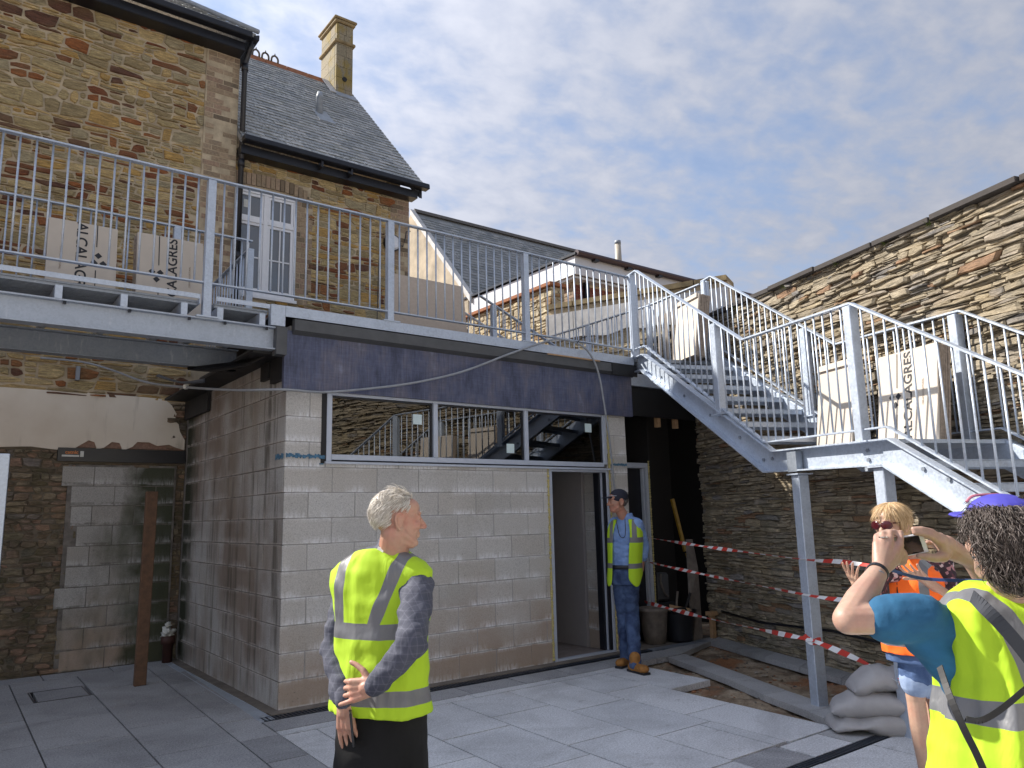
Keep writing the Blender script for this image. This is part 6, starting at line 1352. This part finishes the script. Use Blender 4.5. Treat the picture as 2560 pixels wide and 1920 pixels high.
for K_ in (K1, K2): k0 = K_+(hip-K_)*.35; capsule(b, lerp(hip, K_, .15), k0, .105, .088)
loft(b, [(hip+Vector((0,0,z)), r_, f_, hw, hd) for z, hw, hd in ((.05,.155,.12),(-.04,.17,.13),(-.1,.165,.125))]); remesh(b, 'shorts', M['denim'], w1, .008, it=2, wrinkle=.008)
b = MB()
for K_ in (K1, K2): k0 = K_+(hip-K_)*.33; capsule(b, k0+Vector((0,0,.012)), k0-Vector((0,0,.012)), .090, .088)
remesh(b, 'turned_hem', cloth('pale_denim_hem', (.20,.27,.42), (.28,.36,.52)), w1, .008)
b = MB()
for F_ in (F1, F2): capsule(b, F_-Vector((0,0,.03))-f_*.03, F_-Vector((0,0,.035))+f_*.14, .036, .032)
remesh(b, 'shoe', M['rubber'], w1, .008); MB().tube(smooth([nb+r_*.03+f_*.06, mid+f_*.14-Vector((0,0,.15))+r_*.03, hip+f_*.15+r_*-.06+Vector((0,0,.15))]), .004, 6).build('lanyard', M['black'], w1)
# ---- woman taking a photograph
w2p = thing('person', (.15,-5.45,0), 'curly haired woman in yellow vest and teal tee shirt holding up a phone', 'person')
t2 = 2.12; hc = at(2163,1166,t2); r_, f_, u_ = frame(R(48)); S_L, S_R = at(2046,1338,2.15), at(2290,1330,2.33); mid = (S_L+S_R)/2; nb = at(2184,1268,2.18); r_ = (S_R-S_L); r_.z = 0; r_ = r_.normalized(); f_ = Vector((-r_.y, r_.x, 0)); S_L = S_L+f_*.045
E_L, W_L = at(1832,1338,2.20), at(1902,1228,2.36); E_R, W_R = at(2190,1330,2.50), at(2098,1212,2.48); hip = Vector((mid.x+.02, mid.y+.02, .86))
b = MB(); T_, m3 = head(b, hc, R(35), .05, 1.0, True); capsule(b, hc-Vector((0,0,.05)), nb, .050, .055); capsule(b, nb, mid-Vector((0,0,.05)), .06, .10); capsule(b, mid-Vector((0,0,.06)), hip, .13, .15)
capsule(b, S_L, E_L, .044, .043); capsule(b, E_L, lerp(E_L,W_L,.35), .043, .044); capsule(b, lerp(E_L,W_L,.35), W_L, .044, .027); capsule(b, S_R, E_R, .055, .042); capsule(b, E_R, lerp(E_R,W_R,.35), .042, .043); capsule(b, lerp(E_R,W_R,.35), W_R, .043, .027)
for sg in (-1, 1): capsule(b, hip+r_*sg*.08, hip+r_*sg*.09-Vector((0,0,.42)), .09, .06); capsule(b, hip+r_*sg*.09-Vector((0,0,.42)), Vector((hip.x,hip.y,.07))+r_*sg*.09, .06, .035)
def chain(b, pts, rs):
    for i in range(len(pts)-1): capsule(b, pts[i], pts[i+1], rs[i], rs[i+1], 10)
tp = 2.42
A_ = lambda x, y, t=0.0: at(2060*.864+x*.1953, 1230*.864+3.5+y*.1953, tp+t)      # points read in an enlarged view of the hands
# left hand: wrist, knuckles and folded fingers round the end of the phone
Wl = W_L
for (kx, ky) in ((590,560),(650,520),(720,510),(830,570)): capsule(b, Wl+(A_(kx,ky,-.02)-Wl)*.12, A_(kx,ky,-.02), .024, .0155, 10)
capsule(b, Wl, A_(720,700,-.01), .027, .036, 12); capsule(b, A_(640,640,-.01), A_(800,640,-.01), .026, .026, 12)
chain(b, [A_(590,560,-.02), A_(585,480,.0), A_(640,440,.03), A_(700,450,.045)], [.0125,.0115,.0105,.009])
chain(b, [A_(655,525,-.02), A_(650,450,-.005), A_(705,425,.025), A_(770,445,.045)], [.0125,.0115,.0105,.009])
chain(b, [A_(730,515,-.02), A_(730,440,-.005), A_(775,425,.02), A_(830,450,.04)], [.0125,.0115,.0105,.009])
chain(b, [A_(830,575,-.02), A_(845,500,-.01), A_(840,450,.01), A_(850,430,.03)], [.013,.0115,.0105,.009])
chain(b, [A_(800,740,-.0), A_(870,750,-.01), A_(890,700,-.012), A_(880,650,-.012)], [.016,.014,.0125,.0105])
# right hand
for (kx, ky) in ((1280,480),(1290,540),(1310,600),(1330,660)): capsule(b, W_R+(A_(kx,ky)-W_R)*.1, A_(kx,ky,.01), .022, .0155, 10)
capsule(b, A_(1350,560,.02), W_R, .03, .027, 12); capsule(b, A_(1290,520,.01), A_(1340,650,.01), .022, .022, 10)
chain(b, [A_(1280,490,.01), A_(1190,425,.0), A_(1080,395,-.005), A_(990,392,-.003)], [.013,.0115,.0105,.0085])
chain(b, [A_(1275,540,.0), A_(1180,470,-.01), A_(1090,440,-.01), A_(1000,432,-.006)], [.013,.012,.0105,.0085])
chain(b, [A_(1300,600,.02), A_(1210,560,.035), A_(1150,545,.03), A_(1130,560,.02)], [.0125,.011,.010,.0085])
chain(b, [A_(1320,700,.0), A_(1230,715,-.005), A_(1130,700,-.008), A_(1050,690,-.006)], [.018,.0145,.0125,.0095])
M['skin_w2'] = skin_mat('skin_tanned', (.40,.26,.195), (.38,.20,.155)); remesh(b, 'body', M['skin_w2'], w2p, .0042, it=2)
# phone
pc_ = [A_(760,490,.012), A_(1095,440,.012), A_(1165,645,.008), A_(820,715,.008)]
ph = MB().prism(pc_, FW*.008).build('phone', M['white_board'], None, bevel=.002, label='white edged smartphone held sideways by the curly haired woman', category='phone')
X = (pc_[1]-pc_[0]).normalized(); Y = (pc_[3]-pc_[0]).normalized(); sc4 = [pc_[0]+X*.012+Y*.004, pc_[1]-X*.016+Y*.004, pc_[2]-X*.016-Y*.004, pc_[3]+X*.012-Y*.004]
MB().prism([p-FW*.0005 for p in sc4], -FW*.0012).build('screen', glass_mat('phone_screen', (.01,.01,.011), .08, 1.5), ph)
# hair
M['hair_brown'] = hair_mat('hair_greying_brown', (.020,.014,.011), (.060,.044,.036), (.20,.165,.15))
b = MB(); ellip(b, T_(.0,-.035,.025), (.088,.100,.090), m3); ellip(b, T_(0,-.055,-.045), (.076,.068,.070), m3); remesh(b, 'hair_base', M['hair_brown'], w2p, .006, it=1, wrinkle=.014, wf=28)
hairs('curls', M['hair_brown'], w2p, hc, R(35), .05, (.098,.112,.104), 6500, .048, .0013, lambda v: not (v.y > .58 and v.z < .75) and not (v.z < .05 and v.y > .12) and v.z > -.95 and v.z < .80, lambda v: Vector((.3*v.x,-.5,-.8)), 9, off=(0,-.032,.015), curl=.38, lift=.6, seg=5, rand=.6)
hairs('nape_curls', M['hair_brown'], w2p, hc, R(35), .05, (.086,.082,.082), 1800, .038, .0012, lambda v: v.y < .3, lambda v: Vector((0,-.2,-1)), 10, off=(0,-.055,-.05), curl=.38, lift=.5, seg=5, rand=.6)
M['cap_blue'] = simple('violet_blue_cap', (.05,.045,.36), .7, var=.15)
b = MB(); ellip(b, T_(0,-.01,.070), (.083,.094,.058), m3); ellip(b, T_(0,.105,.062), (.070,.075,.009), M3(*frame(R(35), .12))); remesh(b, 'cap', M['cap_blue'], w2p, .005, it=1)
MB().tube(smooth([T_(-.07,.03,.105), T_(-.04,.035,.122), T_(.04,.035,.122), T_(.07,.03,.105)]), .004, 6).build('cap_piping', simple('pink_piping', (.6,.2,.25), .6), w2p)
# clothes
M['teal'] = cloth('teal_tee_shirt', (.010,.070,.15), (.018,.115,.23), 6, 0, .9, .3); b = MB(); capsule(b, lerp(mid,S_L,.75)-Vector((0,0,.03)), lerp(S_L,E_L,.15), .055, .068); capsule(b, lerp(S_L,E_L,.10), lerp(S_L,E_L,.52), .068, .072); capsule(b, lerp(mid,S_R,.75)-Vector((0,0,.03)), S_R, .055, .065); capsule(b, S_R, lerp(S_R,E_R,.45), .068, .07); capsule(b, lerp(S_L,E_L,.15)-Vector((0,0,.02))+f_*.02, mid-r_*.13+f_*.04-Vector((0,0,.22)), .062, .05)
loft(b, [(hip.lerp(mid, t), r_, f_, hw, hd) for t, hw, hd in ((.1,.16,.13),(.5,.16,.13),(.85,.15,.11),(1.0,.10,.08))]); remesh(b, 'tee_shirt', M['teal'], w2p, .007, it=3, wrinkle=.009, wf=10)
zb1, zb0 = at(2150,1515,2.05).z, at(2150,1567,2.05).z
M['vest4'] = vest_mat('yellow_vest_near', YEL, mid, r_, [(zb0, zb1)], [(-.105,.034,-.20),(.135,.034,-.1)], 1.4)
b = MB(); hz = mid.z
rr_ = [(-.56,.290,.215),(-.45,.276,.205),(-.34,.256,.192),(-.24,.230,.180),(-.14,.208,.168),(-.07,.215,.158),(-.01,.222,.145),(.04,.215,.122),(.075,.160,.10),(.10,.10,.082)]
loft(b, [(Vector((mid.x,mid.y,hz+z))+f_*-.005, r_, f_, hw, hd) for z, hw, hd in rr_], 56, 2.6, .034, 6); remesh(b, 'vest', M['vest4'], w2p, .007, it=3, wrinkle=.009, wf=6)
b = MB(); loft(b, [(Vector((hip.x,hip.y,z)), r_, f_, hw, hd) for z, hw, hd in ((.95,.17,.14),(.8,.18,.145),(.7,.18,.14))]); 
for sg in (-1, 1): capsule(b, Vector((hip.x,hip.y,.74))+r_*sg*.09, Vector((hip.x,hip.y,.1))+r_*sg*.10, .10, .07)
remesh(b, 'trousers', cloth('slate_trousers', (.05,.06,.09), (.08,.09,.13)), w2p, .01); b = MB()
for sg in (-1, 1): ft = Vector((hip.x,hip.y,.04))+r_*sg*.10; capsule(b, ft-f_*.04, ft+f_*.14, .04, .035)
remesh(b, 'shoe', M['black'], w2p, .008)
# straps, watch, ring, earring
bk = lambda l, z, o_=.0: Vector((mid.x,mid.y,0))+r_*l-f_*(.165+o_)+Vector((0,0,z))
def strap(pts, w_, m, nm, par, nrm_=None):
    P = smooth(pts, 6); b = MB()
    for a, c in zip(P, P[1:]): b.bar(a, c, w_, .003, (a+c)/2-Vector((mid.x,mid.y,(a.z+c.z)/2)))
    return b.build(nm, m, par)
def onp(dx, dy, o_=.195): d = ray(dx, dy); q = mid-f_*o_; t = f_.dot(q-CAM)/f_.dot(d); return CAM+d*t
strap([onp(2100,1288,.10), onp(2125,1312,.16), onp(2165,1352,.19), onp(2215,1412), onp(2300,1530)], .034, simple('slate_webbing', (.030,.034,.045), .8), 'rucksack_strap', w2p)
strap([onp(2030,1440,.12), onp(2050,1500,.17), onp(2080,1570,.20), onp(2110,1630,.21), onp(2140,1700,.21)], .017, M['blackmat'], 'shoulder_strap', w2p)
strap([onp(2086,1553,.205), onp(2120,1556,.21), onp(2165,1530,.21), onp(2225,1480,.205)], .014, M['blackmat'], 'shoulder_strap', w2p)
ly = [W_L+Vector((0,0,-.0))+RT*.02, A_(1100,940,.02), at(2130,1255,2.3)]
b = MB(); P = smooth(ly, 6)
for a, c in zip(P, P[1:]): b.bar(a, c, .010, .002, -FW)
b.build('wrist_lanyard', simple('blue_webbing', (.03,.07,.24), .6), ph)
wd = (W_L-E_L).normalized(); wc = W_L-wd*.02; s_1 = wd.cross(FW).normalized(); s_2 = wd.cross(s_1)
ring_ = [wc+(s_1*math.cos(t)*.031+s_2*math.sin(t)*.029) for t in [2*math.pi*i/20 for i in range(21)]]
b = MB(); 
for a, c in zip(ring_, ring_[1:]): b.bar(a, c, .003, .012, wd)
b.build('watch_strap', M['black'], w2p); fc = wc-FW*.031-RT*.012; MB().tube([fc, fc-FW*.006], .014, 16).build('watch_face', M['lead'], w2p)
rg_ = A_(655,488,-.02); MB().tube([rg_-(A_(585,480)-A_(655,450)).normalized()*.0, rg_+Vector((0,0,.004))], .0142, 14).build('ring', simple('silver_ring', (.7,.7,.68), .25, metal=1.), w2p)
lump(T_(-.086,-.005,-.045), .005, M['lead'], w2p, 'earring', 0, 1)
